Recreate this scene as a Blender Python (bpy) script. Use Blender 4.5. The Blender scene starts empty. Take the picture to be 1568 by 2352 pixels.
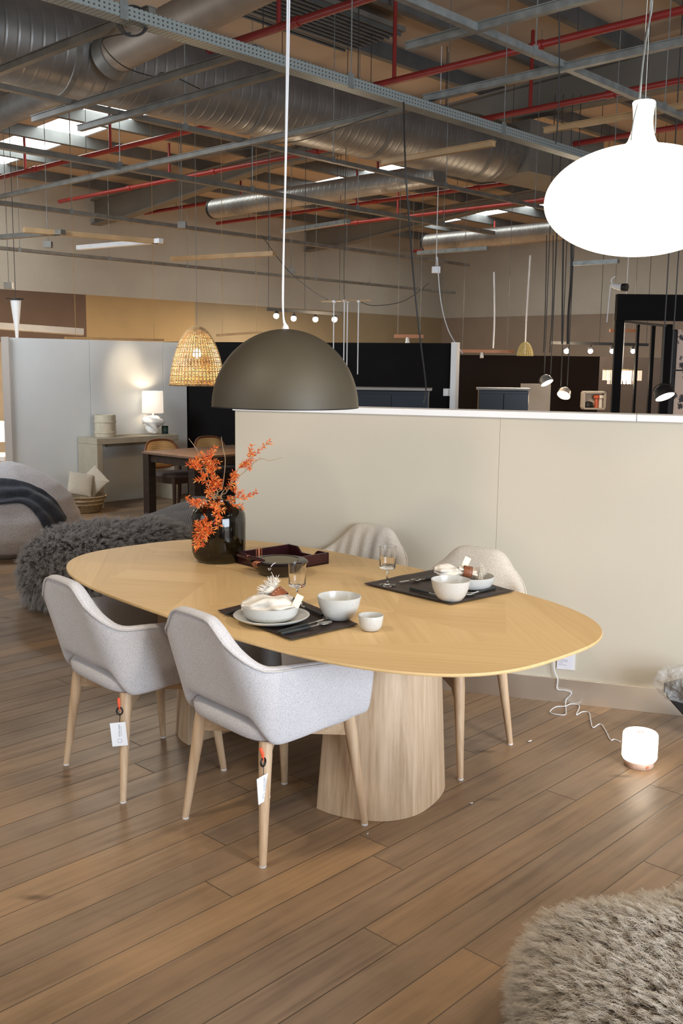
import bpy, math, random
from mathutils import Vector, Matrix, noise
random.seed(7)
C = bpy.context.scene.collection
PI = math.pi
# ------------------------------------------------------------------ camera
F_PX, PITCH, ROLL, EYE = 2260.0, math.radians(8.6), math.radians(.68), 1.66
cp, sp, cr, sr = math.cos(PITCH), math.sin(PITCH), math.cos(ROLL), math.sin(ROLL)
R0, U0, F0 = Vector((1, 0, 0)), Vector((0, sp, cp)), Vector((0, cp, -sp))
O0 = Vector((0, 0, EYE))
cam = bpy.data.cameras.new('camera'); camo = bpy.data.objects.new('camera', cam); C.objects.link(camo)
cam.sensor_fit = 'VERTICAL'; cam.sensor_height = 36; cam.lens = F_PX * 36 / 2352; cam.clip_end = 200
cx_, cy_ = R0 * cr + U0 * sr, -R0 * sr + U0 * cr
m = Matrix((cx_, cy_, -F0)).transposed().to_4x4(); m.translation = O0; camo.matrix_world = m
bpy.context.scene.camera = camo
def ray(x, y):
    a, b = x - 784, y - 1176
    return F0 + R0 * ((cr * a + sr * b) / F_PX) - U0 * ((-sr * a + cr * b) / F_PX)
def Z(x, y, z=0.0):                       # where a sight line meets a level
    d = ray(x, y); return O0 + d * ((z - EYE) / d.z)
def D(x, y, Y):                           # where it meets a depth
    d = ray(x, y); return O0 + d * (Y / d.y)
def PL(x, y, p, n):                       # where it meets an upright plane
    d = ray(x, y); n = Vector(n); return O0 + d * ((Vector(p) - O0).dot(n) / d.dot(n))
A1 = math.radians(46.5)
K1, K2 = Vector((math.cos(A1), math.sin(A1), 0)), Vector((-math.sin(A1), math.cos(A1), 0))
def G(u, v, z): return K1 * u + K2 * v + Vector((0, 0, z))     # building grid

# ------------------------------------------------------------------ objects
def tag(o, label=None, cat=None, group=None, kind=None):
    for k, v in (('label', label), ('category', cat), ('group', group), ('kind', kind)):
        if v: o[k] = v
    return o
def thing(name, label, cat, loc=(0, 0, 0), rz=0, group=None):
    o = bpy.data.objects.new(name, None); C.objects.link(o); o.empty_display_size = .1
    o.location = loc; o.rotation_euler = (0, 0, rz)
    return tag(o, label, cat, group)
class MB:
    def __init__(s): s.v, s.f, s.m = [], [], []
    def add(s, vs, fs, mi=0):
        n = len(s.v); s.v += [tuple(v) for v in vs]; s.f += [tuple(i + n for i in f) for f in fs]; s.m += [mi] * len(fs); return s
    def box(s, c, size, rz=0, mi=0, M=None):
        hx, hy, hz = [q / 2 for q in size]; c = Vector(c)
        vs = [Vector((x, y, z)) for z in (-hz, hz) for x, y in ((-hx, -hy), (hx, -hy), (hx, hy), (-hx, hy))]
        M = M or Matrix.Rotation(rz, 3, 'Z')
        return s.add([c + M @ v for v in vs], [(3, 2, 1, 0), (4, 5, 6, 7), (0, 1, 5, 4), (1, 2, 6, 5), (2, 3, 7, 6), (3, 0, 4, 7)], mi)
    def beam(s, a, b, w, h, mi=0):         # upright rectangular bar a..b, centred
        a, b = Vector(a), Vector(b); d = (b - a); L = d.length; d.normalize()
        up = Vector((0, 0, 1)) if abs(d.z) < .95 else Vector((0, 1, 0))
        x = d.cross(up).normalized(); z = x.cross(d)
        M = Matrix((x, d, z)).transposed()
        return s.box((a + b) / 2, (w, L, h), M=M, mi=mi)
    def tube(s, pts, r, n=8, cap=True, mi=0, closed=False):
        pts = [Vector(p) for p in pts]; k = len(pts); vs, fs = [], []; px = None
        for i, p in enumerate(pts):
            if closed: t = pts[(i + 1) % k] - pts[i - 1]
            else: t = pts[min(i + 1, k - 1)] - pts[max(i - 1, 0)]
            t.normalize()
            if px is None:
                q = Vector((0, 0, 1)) if abs(t.z) < .9 else Vector((1, 0, 0)); px = t.cross(q).normalized()
            else: px = (px - t * px.dot(t)).normalized()
            py = t.cross(px); rr = r[i] if isinstance(r, (list, tuple)) else r
            vs += [p + (px * math.cos(2 * PI * j / n) + py * math.sin(2 * PI * j / n)) * rr for j in range(n)]
        for i in range(k if closed else k - 1):
            i2 = (i + 1) % k
            fs += [(i * n + j, i * n + (j + 1) % n, i2 * n + (j + 1) % n, i2 * n + j) for j in range(n)]
        if cap and not closed: fs += [tuple(range(n))[::-1], tuple((k - 1) * n + j for j in range(n))]
        return s.add(vs, fs, mi)
    def lathe(s, prof, n=32, c=(0, 0, 0), mi=0, wob=None):
        c = Vector(c); vs, fs = [], []
        for i, (r, z) in enumerate(prof):
            for j in range(n):
                a = 2 * PI * j / n; k = wob(a, i) if wob else (1, 0)
                vs.append(c + Vector((r * k[0] * math.cos(a), r * k[0] * math.sin(a), z + k[1])))
        for i in range(len(prof) - 1):
            fs += [(i * n + j, i * n + (j + 1) % n, (i + 1) * n + (j + 1) % n, (i + 1) * n + j) for j in range(n)]
        if prof[0][0] > 1e-4: fs.append(tuple(range(n))[::-1])
        if prof[-1][0] > 1e-4: fs.append(tuple((len(prof) - 1) * n + j for j in range(n)))
        return s.add(vs, fs, mi)
    def prism(s, pts, z0, z1, mi=0):
        n = len(pts)
        return s.add([(p[0], p[1], z0) for p in pts] + [(p[0], p[1], z1) for p in pts],
                     [tuple(range(n))[::-1], tuple(range(n, 2 * n))] + [(i, (i + 1) % n, n + (i + 1) % n, n + i) for i in range(n)], mi)
    def rings(s, R, mi=0, cap=True):        # stack of equal closed loops
        n = len(R[0]); vs = [p for r in R for p in r]
        fs = [(i * n + j, i * n + (j + 1) % n, (i + 1) * n + (j + 1) % n, (i + 1) * n + j) for i in range(len(R) - 1) for j in range(n)]
        if cap: fs += [tuple(range(n))[::-1], tuple((len(R) - 1) * n + j for j in range(n))]
        return s.add(vs, fs, mi)
    def grid(s, fn, nu, nv, mi=0):
        vs = [fn(i / nu, j / nv) for i in range(nu + 1) for j in range(nv + 1)]
        return s.add(vs, [(i * (nv + 1) + j, (i + 1) * (nv + 1) + j, (i + 1) * (nv + 1) + j + 1, i * (nv + 1) + j + 1) for i in range(nu) for j in range(nv)], mi)
    def build(s, name, mat, parent=None, smooth=True, bevel=0, sub=0, solid=0, angle=40, seg=2):
        me = bpy.data.meshes.new(name); me.from_pydata(s.v, [], s.f)
        for q in (mat if isinstance(mat, (list, tuple)) else [mat]): me.materials.append(q)
        if any(s.m): me.polygons.foreach_set('material_index', s.m)
        me.validate()
        if smooth:
            me.polygons.foreach_set('use_smooth', [True] * len(me.polygons))
            try: me.set_sharp_from_angle(angle=math.radians(angle))
            except Exception: pass
        o = bpy.data.objects.new(name, me); C.objects.link(o)
        if parent: o.parent = parent
        if solid: q = o.modifiers.new('solid', 'SOLIDIFY'); q.thickness = solid; q.offset = 0
        if bevel:
            q = o.modifiers.new('bevel', 'BEVEL'); q.width = bevel; q.segments = seg; q.limit_method = 'ANGLE'; q.angle_limit = math.radians(35)
        if sub: q = o.modifiers.new('sub', 'SUBSURF'); q.levels = sub; q.render_levels = sub
        return o
def copy_tree(o, parent=None):
    c = o.copy(); C.objects.link(c); c.parent = parent
    for k in [k for k in bpy.data.objects if k.parent == o]: copy_tree(k, c)
    return c
def smoothstep(a, b, x):
    t = min(1, max(0, (x - a) / (b - a))); return t * t * (3 - 2 * t)
def spline(pts, n=8):
    P = [Vector(p) for p in pts]; out = []
    for i in range(len(P) - 1):
        p0, p1, p2, p3 = P[max(i - 1, 0)], P[i], P[i + 1], P[min(i + 2, len(P) - 1)]
        for k in range(n):
            t = k / n
            out.append(.5 * ((2 * p1) + (p2 - p0) * t + (2 * p0 - 5 * p1 + 4 * p2 - p3) * t * t + (3 * p1 - p0 - 3 * p2 + p3) * t ** 3))
    return out + [P[-1]]

# ------------------------------------------------------------------ materials
class N:
    def __init__(s, name):
        s.mat = bpy.data.materials.new(name); s.mat.use_nodes = True; s.t = s.mat.node_tree; s.b = s.t.nodes['Principled BSDF']
    def n(s, typ, **k):
        q = s.t.nodes.new(typ)
        for a, v in k.items():
            if a.startswith('i_'): q.inputs[a[2:].replace('_', ' ')].default_value = v
            else: setattr(q, a, v)
        return q
    def l(s, a, b): s.t.links.new(a, b)
    def math(s, op, a, b=None, c=None):
        q = s.n('ShaderNodeMath', operation=op)
        for i, x in enumerate((a, b, c)):
            if x is None: continue
            if isinstance(x, (int, float)): q.inputs[i].default_value = x
            else: s.l(x, q.inputs[i])
        return q.outputs[0]
    def ramp(s, fac, stops):
        q = s.n('ShaderNodeValToRGB'); e = q.color_ramp.elements
        while len(e) < len(stops): e.new(.5)
        for x, (p, c) in zip(e, stops): x.position = p; x.color = (*c, 1)
        s.l(fac, q.inputs[0]); return q.outputs[0]
    def coord(s, scale=(1, 1, 1), rot=(0, 0, 0), out='Object', loc=(0, 0, 0)):
        tc = s.n('ShaderNodeTexCoord'); mp = s.n('ShaderNodeMapping')
        mp.inputs['Scale'].default_value = scale; mp.inputs['Rotation'].default_value = rot; mp.inputs['Location'].default_value = loc
        s.l(tc.outputs[out], mp.inputs[0]); return mp.outputs[0]
    def noise(s, vec, scale=5, detail=4, rough=.5, dist=0):
        q = s.n('ShaderNodeTexNoise'); q.inputs['Scale'].default_value = scale; q.inputs['Detail'].default_value = detail
        q.inputs['Roughness'].default_value = rough; q.inputs['Distortion'].default_value = dist
        if vec: s.l(vec, q.inputs['Vector'])
        return q.outputs[0]
    def bump(s, h, strength=.3, dist=.01):
        q = s.n('ShaderNodeBump'); q.inputs['Strength'].default_value = strength; q.inputs['Distance'].default_value = dist
        s.l(h, q.inputs['Height']); s.l(q.outputs[0], s.b.inputs['Normal'])
def plain(name, col, rough=.5, metal=0, var=.06, vs=6, bump=0, bs=60, spec=.5, coat=0):
    q = N(name); b = q.b; b.inputs['Roughness'].default_value = rough; b.inputs['Metallic'].default_value = metal
    b.inputs['Specular IOR Level'].default_value = spec
    if coat: b.inputs['Coat Weight'].default_value = coat
    v = q.coord(); f = q.noise(v, vs, 3)
    lo = tuple(c * (1 - var) for c in col); hi = tuple(min(1, c * (1 + var)) for c in col)
    q.l(q.ramp(f, [(.3, lo), (.7, hi)]), b.inputs['Base Color'])
    if bump: q.bump(q.noise(v, bs, 4), bump, .004)
    return q.mat
def emit(name, col, st, base=(.8, .8, .8)):
    q = N(name); q.b.inputs['Base Color'].default_value = (*base, 1); q.b.inputs['Emission Color'].default_value = (*col, 1)
    q.b.inputs['Emission Strength'].default_value = st; return q.mat
def wood(name, lo, hi, axis='Z', scale=1.0, rough=.45, spec=.4):
    q = N(name); q.b.inputs['Roughness'].default_value = rough; q.b.inputs['Specular IOR Level'].default_value = spec
    sc = {'X': (1.2, 26, 26), 'Y': (26, 1.2, 26), 'Z': (26, 26, 1.2)}[axis]
    v = q.coord(tuple(x * scale for x in sc)); a = q.noise(v, 1.0, 6, .6, .6)
    v2 = q.coord(tuple(x * scale * 5 for x in sc)); b = q.noise(v2, 1.0, 3, .6)
    s = q.math('ADD', q.math('MULTIPLY', a, .7), q.math('MULTIPLY', b, .3))
    q.l(q.ramp(s, [(.36, lo), (.64, hi)]), q.b.inputs['Base Color']); q.bump(s, .12, .002); return q.mat
def fabric(name, lo, hi, scale=260, bump=.5, rough=.95, big=3):
    q = N(name); q.b.inputs['Roughness'].default_value = rough; q.b.inputs['Specular IOR Level'].default_value = .15
    q.b.inputs['Sheen Weight'].default_value = .25; q.b.inputs['Sheen Roughness'].default_value = .5
    v = q.coord(); a = q.noise(v, scale, 3, .7); b = q.noise(v, big, 2)
    s = q.math('ADD', q.math('MULTIPLY', a, .85), q.math('MULTIPLY', b, .15))
    q.l(q.ramp(s, [(.35, lo), (.65, hi)]), q.b.inputs['Base Color']); q.bump(a, bump, .003); return q.mat
def glass(name, col, rough=.0, ior=1.45):
    q = N(name); q.b.inputs['Base Color'].default_value = (*col, 1); q.b.inputs['Transmission Weight'].default_value = 1
    q.b.inputs['Roughness'].default_value = rough; q.b.inputs['IOR'].default_value = ior; return q.mat
M = {}
M['oak'] = wood('oak_wood', (.46, .30, .17), (.66, .48, .31), 'Z')
M['oak_h'] = wood('oak_rail_wood', (.44, .29, .165), (.62, .45, .29), 'Y')
M['ped'] = wood('pedestal_oak', (.43, .29, .17), (.70, .525, .355), 'Z', .8, .5)
M['fab'] = fabric('light_grey_boucle', (.46, .44, .44), (.76, .735, .735), 300, .6)
M['fab_pipe'] = fabric('piping_fabric', (.45, .42, .40), (.60, .57, .55), 300, .3)
M['cream'] = fabric('cream_boucle', (.50, .44, .36), (.74, .67, .58), 220, .7)
M['white'] = plain('white_paint', (.80, .79, .77), .55, 0, .02)
M['paper'] = plain('white_card', (.85, .86, .88), .6, 0, .01)
M['print'] = plain('grey_print', (.42, .43, .46), .7, 0, .01)
M['black'] = plain('black_paint', (.007, .006, .006), .8, 0, .1, spec=.12)
M['blackm'] = plain('black_metal', (.012, .011, .011), .5, 0, .1, spec=.3)
M['rubber'] = plain('dark_cable', (.03, .028, .026), .6)
M['cable'] = plain('white_cable', (.72, .72, .72), .5)
M['glide'] = plain('white_glide', (.75, .74, .72), .5)
M['orange'] = plain('orange_strap', (.80, .10, .03), .6)
M['steel'] = plain('polished_steel', (.75, .73, .70), .18, 1, .05)
M['handle'] = plain('dark_handle', (.03, .035, .036), .35, 0, .2, 20)
M['galv'] = plain('galvanised_steel', (.24, .255, .245), .45, .55, .2, 14)
M['galvd'] = plain('dull_galvanised_bar', (.155, .142, .12), .5, .3, .2, 8)
M['red'] = plain('red_pipe_paint', (.24, .020, .016), .4, 0, .1)
M['girder'] = plain('girder_grey_paint', (.17, .155, .13), .6, 0, .08, 2)
M['purlin'] = plain('purlin_galvanised', (.135, .14, .138), .5, .35, .2, 3)
M['deck'] = plain('ceiling_liner', (.43, .345, .26), .7, 0, .05, .8)
M['sky'] = emit('skylight_daylight', (.93, 1, .98), 9)
M['tin'] = plain('thin_wood_bar', (.38, .24, .11), .5, 0, .15)
M['socketw'] = plain('white_plastic', (.72, .73, .73), .35)
# floor planks
def floor_mat():
    q = N('oak_plank_floor'); t = q.coord(rot=(0, 0, -A1)); s = q.n('ShaderNodeSeparateXYZ'); q.l(t, s.inputs[0])
    W = .1357; v = q.math('DIVIDE', q.math('SUBTRACT', s.outputs[1], 1.40 - 40 * W), W); row = q.math('FLOOR', v); fv = q.math('FRACT', v)
    wn = q.n('ShaderNodeTexWhiteNoise', noise_dimensions='1D'); q.l(row, wn.inputs['W'])
    u = q.math('ADD', q.math('DIVIDE', s.outputs[0], 2.3), q.math('MULTIPLY', wn.outputs[0], 7.31)); pid = q.math('FLOOR', u); fu = q.math('FRACT', u)
    cb = q.n('ShaderNodeCombineXYZ'); q.l(row, cb.inputs[0]); q.l(pid, cb.inputs[1])
    w2 = q.n('ShaderNodeTexWhiteNoise', noise_dimensions='2D'); q.l(cb.outputs[0], w2.inputs['Vector'])
    col = q.ramp(w2.outputs[0], [(0, (.270, .172, .098)), (.3, (.232, .160, .104)), (.5, (.315, .195, .102)), (.75, (.245, .172, .116)), (1, (.340, .208, .106))])
    # grain along the plank, shifted per plank
    c2 = q.n('ShaderNodeCombineXYZ'); q.l(q.math('ADD', q.math('MULTIPLY', s.outputs[0], 1.6), q.math('MULTIPLY', w2.outputs[0], 37)), c2.inputs[0])
    q.l(q.math('MULTIPLY', s.outputs[1], 30), c2.inputs[1]); q.l(q.math('MULTIPLY', w2.outputs[0], 20), c2.inputs[2])
    g = q.noise(c2.outputs[0], 1, 6, .62, .4); blo = q.noise(q.coord(), 2.2, 4, .6)
    gg = q.math('ADD', q.math('MULTIPLY', g, .55), q.math('MULTIPLY', blo, .45))
    mul = q.ramp(gg, [(.32, (.60, .59, .60)), (.5, (1, 1, 1)), (.68, (1.32, 1.28, 1.22))])
    mx = q.n('ShaderNodeMix', data_type='RGBA', blend_type='MULTIPLY'); mx.inputs[0].default_value = 1
    q.l(col, mx.inputs[6]); q.l(mul, mx.inputs[7])
    # dark knots
    vo = q.n('ShaderNodeTexVoronoi'); vo.inputs['Scale'].default_value = 1; q.l(q.coord((1.5, 4.5, 1), (0, 0, -A1)), vo.inputs['Vector'])
    kn = q.ramp(vo.outputs['Distance'], [(.025, (.35, .3, .28)), (.10, (1, 1, 1))])
    mk = q.n('ShaderNodeMix', data_type='RGBA', blend_type='MULTIPLY'); mk.inputs[0].default_value = .8; q.l(mx.outputs[2], mk.inputs[6]); q.l(kn, mk.inputs[7])
    ev = q.math('MINIMUM', fv, q.math('SUBTRACT', 1, fv)); eu = q.math('MULTIPLY', q.math('MINIMUM', fu, q.math('SUBTRACT', 1, fu)), 2.3 / W)
    e = q.math('MINIMUM', ev, eu); gap = q.math('SMOOTH_MIN', q.math('DIVIDE', e, .022), 1, .2)
    gc = q.n('ShaderNodeMix', data_type='RGBA'); q.l(q.math('MINIMUM', gap, 1), gc.inputs[0]); gc.inputs[6].default_value = (.045, .030, .020, 1); q.l(mk.outputs[2], gc.inputs[7])
    q.l(gc.outputs[2], q.b.inputs['Base Color'])
    q.l(q.ramp(gg, [(.3, (.46,) * 3), (.7, (.34,) * 3)]), q.b.inputs['Roughness']); q.b.inputs['Specular IOR Level'].default_value = .4
    q.bump(q.math('ADD', q.math('MINIMUM', gap, 1), q.math('MULTIPLY', g, .1)), .35, .003)
    return q.mat
def table_mat():
    q = N('chevron_oak_veneer'); t = q.coord(); s = q.n('ShaderNodeSeparateXYZ'); q.l(t, s.inputs[0])
    U, V = s.outputs[0], s.outputs[1]; av = q.math('ABSOLUTE', V)
    # zig-zag bands across the top, grain swings from one band to the next
    zz = q.math('DIVIDE', q.math('ADD', q.math('ABSOLUTE', U), q.math('MULTIPLY', av, .78)), .52); band = q.math('FLOOR', zz)
    par = q.math('SUBTRACT', q.math('MULTIPLY', q.math('FLOORED_MODULO', band, 2), 2), 1)
    sg = q.math('MULTIPLY', q.math('SIGN', U), q.math('MULTIPLY', q.math('SIGN', V), par))
    a = q.math('MULTIPLY', sg, .62); ca, sa = q.math('COSINE', a), q.math('SINE', a)
    gu = q.math('ADD', q.math('MULTIPLY', U, ca), q.math('MULTIPLY', V, sa)); gv = q.math('SUBTRACT', q.math('MULTIPLY', V, ca), q.math('MULTIPLY', U, sa))
    # strips of veneer
    st = q.math('FLOOR', q.math('DIVIDE', gv, .17)); cb0 = q.n('ShaderNodeCombineXYZ'); q.l(st, cb0.inputs[0]); q.l(band, cb0.inputs[1]); q.l(sg, cb0.inputs[2])
    w = q.n('ShaderNodeTexWhiteNoise', noise_dimensions='3D'); q.l(cb0.outputs[0], w.inputs['Vector'])
    cb = q.n('ShaderNodeCombineXYZ'); q.l(q.math('MULTIPLY', gu, 2.2), cb.inputs[0]); q.l(q.math('MULTIPLY', gv, 55), cb.inputs[1]); q.l(q.math('MULTIPLY', w.outputs[0], 9), cb.inputs[2])
    g = q.noise(cb.outputs[0], 1, 5, .6, .3)
    f = q.math('ADD', q.math('MULTIPLY', g, .62), q.math('MULTIPLY', w.outputs[0], .34))
    q.l(q.ramp(f, [(.2, (.60, .395, .175)), (.75, (.77, .54, .27))]), q.b.inputs['Base Color'])
    q.b.inputs['Roughness'].default_value = .5; q.b.inputs['Specular IOR Level'].default_value = .25; q.bump(g, .05, .001)
    return q.mat
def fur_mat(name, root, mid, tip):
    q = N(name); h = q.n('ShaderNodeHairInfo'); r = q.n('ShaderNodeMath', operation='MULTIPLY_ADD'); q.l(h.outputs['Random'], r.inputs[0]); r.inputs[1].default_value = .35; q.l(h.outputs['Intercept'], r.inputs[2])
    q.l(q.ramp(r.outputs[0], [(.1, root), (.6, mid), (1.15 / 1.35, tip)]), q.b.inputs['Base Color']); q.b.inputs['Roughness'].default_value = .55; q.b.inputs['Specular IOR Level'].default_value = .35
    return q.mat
def duct_mat():
    q = N('spiral_duct_steel'); q.b.inputs['Metallic'].default_value = .75; q.b.inputs['Roughness'].default_value = .40
    v = q.coord(); a = q.noise(v, 3, 4); q.l(q.ramp(a, [(.3, (.22, .215, .205)), (.7, (.33, .32, .30))]), q.b.inputs['Base Color'])
    s = q.n('ShaderNodeSeparateXYZ'); q.l(v, s.inputs[0])
    w = q.math('PINGPONG', q.math('ADD', q.math('DIVIDE', s.outputs[0], .105), q.math('MULTIPLY', s.outputs[1], .12)), .5)
    seam = q.math('MINIMUM', q.math('MULTIPLY', w, 7), 1); q.bump(seam, .22, .010); return q.mat
def steel_base():
    q = N('brushed_steel_skirting'); q.b.inputs['Metallic'].default_value = .9; q.b.inputs['Roughness'].default_value = .33
    a = q.noise(q.coord((1.4, 60, 60)), 1, 4); b = q.noise(q.coord((2.2, 1, 1)), 1, 2)
    q.l(q.ramp(b, [(.35, (.62, .56, .48)), (.65, (.95, .90, .82))]), q.b.inputs['Base Color']); q.bump(a, .1, .001); return q.mat
def stone_wall(name, col):
    q = N(name); q.b.inputs['Roughness'].default_value = .85; v = q.coord(); a = q.noise(v, .5, 5, .6); b = q.noise(v, 30, 4)
    s = q.math('ADD', q.math('MULTIPLY', a, .8), q.math('MULTIPLY', b, .2))
    q.l(q.ramp(s, [(.3, tuple(c * .86 for c in col)), (.7, tuple(c * 1.1 for c in col))]), q.b.inputs['Base Color']); q.bump(b, .1, .01); return q.mat
def speckle(name):
    q = N(name); q.b.inputs['Roughness'].default_value = .22; v = q.coord(); vo = q.n('ShaderNodeTexVoronoi'); vo.inputs['Scale'].default_value = 190; q.l(v, vo.inputs['Vector'])
    f = q.math('ADD', vo.outputs['Distance'], q.math('MULTIPLY', q.noise(v, 90, 2), .5))
    q.l(q.ramp(f, [(.30, (.30, .25, .19)), (.44, (.57, .565, .53))]), q.b.inputs['Base Color']); return q.mat
def dark_lacquer(name, col): return plain(name, col, .22, 0, .25, 10, spec=.5)
M['floor'], M['veneer'], M['duct'], M['base'] = floor_mat(), table_mat(), duct_mat(), steel_base()
M['conc'] = stone_wall('concrete_wall', (.43, .40, .34)); M['brown'] = plain('brown_wall_paint', (.115, .068, .042), .7, 0, .06, 2)
M['tan'] = plain('tan_wall_paint', (.36, .24, .105), .7, 0, .05, 2); M['olive'] = plain('olive_wall_paint', (.27, .205, .12), .7, 0, .05, 2)
M['taupe'] = plain('taupe_wall_paint', (.25, .195, .15), .7, 0, .05, 2)
M['partw'] = plain('partition_off_white', (.53, .475, .375), .6, 0, .03, 1.5, .08, 200)
M['wallw'] = plain('cool_white_panel', (.70, .72, .71), .6, 0, .03, 2)
M['wallend'] = plain('beige_panel_end', (.42, .36, .31), .6, 0, .03, 2)
M['speck'] = speckle('speckled_stoneware')
M['leather'] = plain('dark_brown_leather', (.030, .017, .013), .5, 0, .5, 20, .4, 90)
M['tanleather'] = plain('chestnut_leather', (.22, .065, .025), .45, 0, .2, 20)
M['linen'] = fabric('natural_linen', (.60, .53, .43), (.80, .74, .65), 400, .4)
M['lacq'] = dark_lacquer('aubergine_lacquer', (.032, .008, .010)); M['lacqb'] = dark_lacquer('black_lacquer', (.010, .006, .005))
M['inlay'] = plain('copper_inlay', (.62, .22, .11), .35, .2); M['brass'] = plain('brass_lining', (.16, .125, .05), .35, .6, .15)
M['glass'] = glass('clear_glass', (1, 1, 1)); M['smoke'] = glass('smoked_glass', (.17, .155, .12), 0, 1.5)

def rod(t, p, zt, r=.004, mat='rubber'):
    q = MB(); q.tube([p, Vector((p[0], p[1], zt))], r, 5); q.build('hanger', M[mat], t)
# ------------------------------------------------------------------ setting
def struct(name, mb, mat, parent=None, **k):
    o = mb.build(name, mat, parent, **k)
    if not parent: o['kind'] = 'structure'
    return o
q = MB(); q.add([(-14, -6, 0), (16, -6, 0), (30, 40, 0), (-14, 40, 0)], [(0, 1, 2, 3)]); struct('floor', q, M['floor'], smooth=False)
WV, WU = 17.6, 22.6                                     # far walls on the building grid
def deckz(v): return 5.0 + (WV - v) * .0417
# left far wall: bare concrete above, painted panels below
def wall_px(px): return PL(px, 690, G(0, WV, 0), K2).dot(K1)
top = PL(200, 677, G(0, WV, 0), K2).z
ub = [3, wall_px(197), wall_px(447), WU]
q = MB()
for i in range(3): q.add([G(ub[i], WV, 0), G(ub[i + 1], WV, 0), G(ub[i + 1], WV, top), G(ub[i], WV, top)], [(0, 1, 2, 3)], i + 1)
q.add([G(3, WV, top), G(WU, WV, top), G(WU, WV, 5.3), G(3, WV, 5.3)], [(0, 1, 2, 3)], 0)
struct('wall_left', q, [M['conc'], M['brown'], M['tan'], M['olive']], smooth=False)
q = MB(); q.add([G(WU, WV, 0), G(WU, -14, 0), G(WU, -14, top), G(WU, WV, top)], [(0, 1, 2, 3)], 1)
q.add([G(WU, WV, top), G(WU, -14, top), G(WU, -14, 6.6), G(WU, WV, 6.6)], [(0, 1, 2, 3)], 0)
struct('wall_back', q, [M['conc'], M['taupe']], smooth=False)
SKY = [(8.10, 8.95), (14.05, 14.6), (19.2, 19.8)]         # rooflight strips, along u
q = MB(); us = [-2] + [x for s in SKY for x in s] + [WU]
for a, b in zip(us[::2], us[1::2]): q.add([G(a, WV, deckz(WV)), G(b, WV, deckz(WV)), G(b, -8, deckz(-8)), G(a, -8, deckz(-8))], [(0, 3, 2, 1)])
VS = [(11.7, 17.0), (9.6, 16.0), (9, 16)]
for (a, b), (v0, v1) in zip(SKY, VS):
    for x, y in ((WV, v1), (v0, -8)): q.add([G(a, x, deckz(x)), G(b, x, deckz(x)), G(b, y, deckz(y)), G(a, y, deckz(y))], [(0, 3, 2, 1)])
struct('ceiling', q, M['deck'], smooth=False)
for i, ((a, b), (v0, v1)) in enumerate(zip(SKY, VS)):
    q = MB(); q.add([G(a, v1, deckz(v1) + .02), G(b, v1, deckz(v1) + .02), G(b, v0, deckz(v0) + .02), G(a, v0, deckz(v0) + .02)], [(0, 3, 2, 1)])
    struct('window_%d' % (i + 1), q, M['sky'], smooth=False)
# roof purlins and portal girders: every one its own object
k = 0
for v in (.5, 1.6, 2.7, 3.8, 4.9, 6.0, 7.05, 8.15, 9.3, 10.45, 11.6, 12.87, 14.15, 15.45, 16.7):
    k += 1; z = deckz(v)
    q = MB(); q.beam(G(1.2, v, z - .085), G(WU, v, z - .085), .04, .17); q.beam(G(1.2, v + .03, z - .165), G(WU, v + .03, z - .165), .09, .015)
    struct('trim_%d' % k, q, M['purlin'], smooth=False)
def girder(u, name):
    q = MB(); vs = [WV, 16.4, 12.4, 8, 2.5, -6]; bot = [4.34, 4.40, 4.82, 4.84, 4.86, 4.9]
    for sgn, w in ((0, .03),):
        for i in range(5):
            a, b = vs[i], vs[i + 1]
            for du in (-w / 2, w / 2): q.add([G(u + du, a, bot[i]), G(u + du, b, bot[i + 1]), G(u + du, b, deckz(b) - .2), G(u + du, a, deckz(a) - .2)], [(0, 1, 2, 3)])
            for zz in (0, 1):
                za = bot[i] if zz == 0 else deckz(a) - .2; zb = bot[i + 1] if zz == 0 else deckz(b) - .2
                q.beam(G(u, a, za), G(u, b, zb), .2, .03)
    struct(name, q, M['girder'], smooth=False)
girder(11.3, 'trim_%d' % (k + 1)); girder(17.2, 'trim_%d' % (k + 2))

# near divider
DP = Vector((1.2, 4.69, 0)); DD = Vector((.955, -.297, 0)).normalized(); DN = Vector((DD.y, -DD.x, 0))      # DN towards camera
dl = (PL(540, 1000, DP, DN) - DP).dot(DD); DH = 1.43
def divp(s, off, z): return DP + DD * s + DN * off + Vector((0, 0, z))
seam = (PL(1144, 1100, DP, DN) - DP).dot(DD)
q = MB()
for a, b in ((dl, seam - .0006), (seam + .0006, 2.6)): q.beam(divp(a, -.06, DH / 2 - .012), divp(b, -.06, DH / 2 - .012), .12, DH - .024)
struct('wall_divider', q, M['partw'], smooth=False)
s1 = (PL(1462, 945, DP, DN) - DP).dot(DD)
for i, (a, b) in enumerate(((dl - .01, s1 - .001), (s1 + .001, 2.6))):
    q = MB(); q.beam(divp(a, -.06, DH - .008), divp(b, -.06, DH - .008), .15, .032); struct('trim_%d' % (k + 3 + i), q, M['white'], smooth=False, bevel=.003)
q = MB(); q.beam(divp(dl, .006, .062), divp(2.6, .006, .062), .012, .125); struct('baseboard_divider', q, M['base'], smooth=False, bevel=.002)

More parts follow.
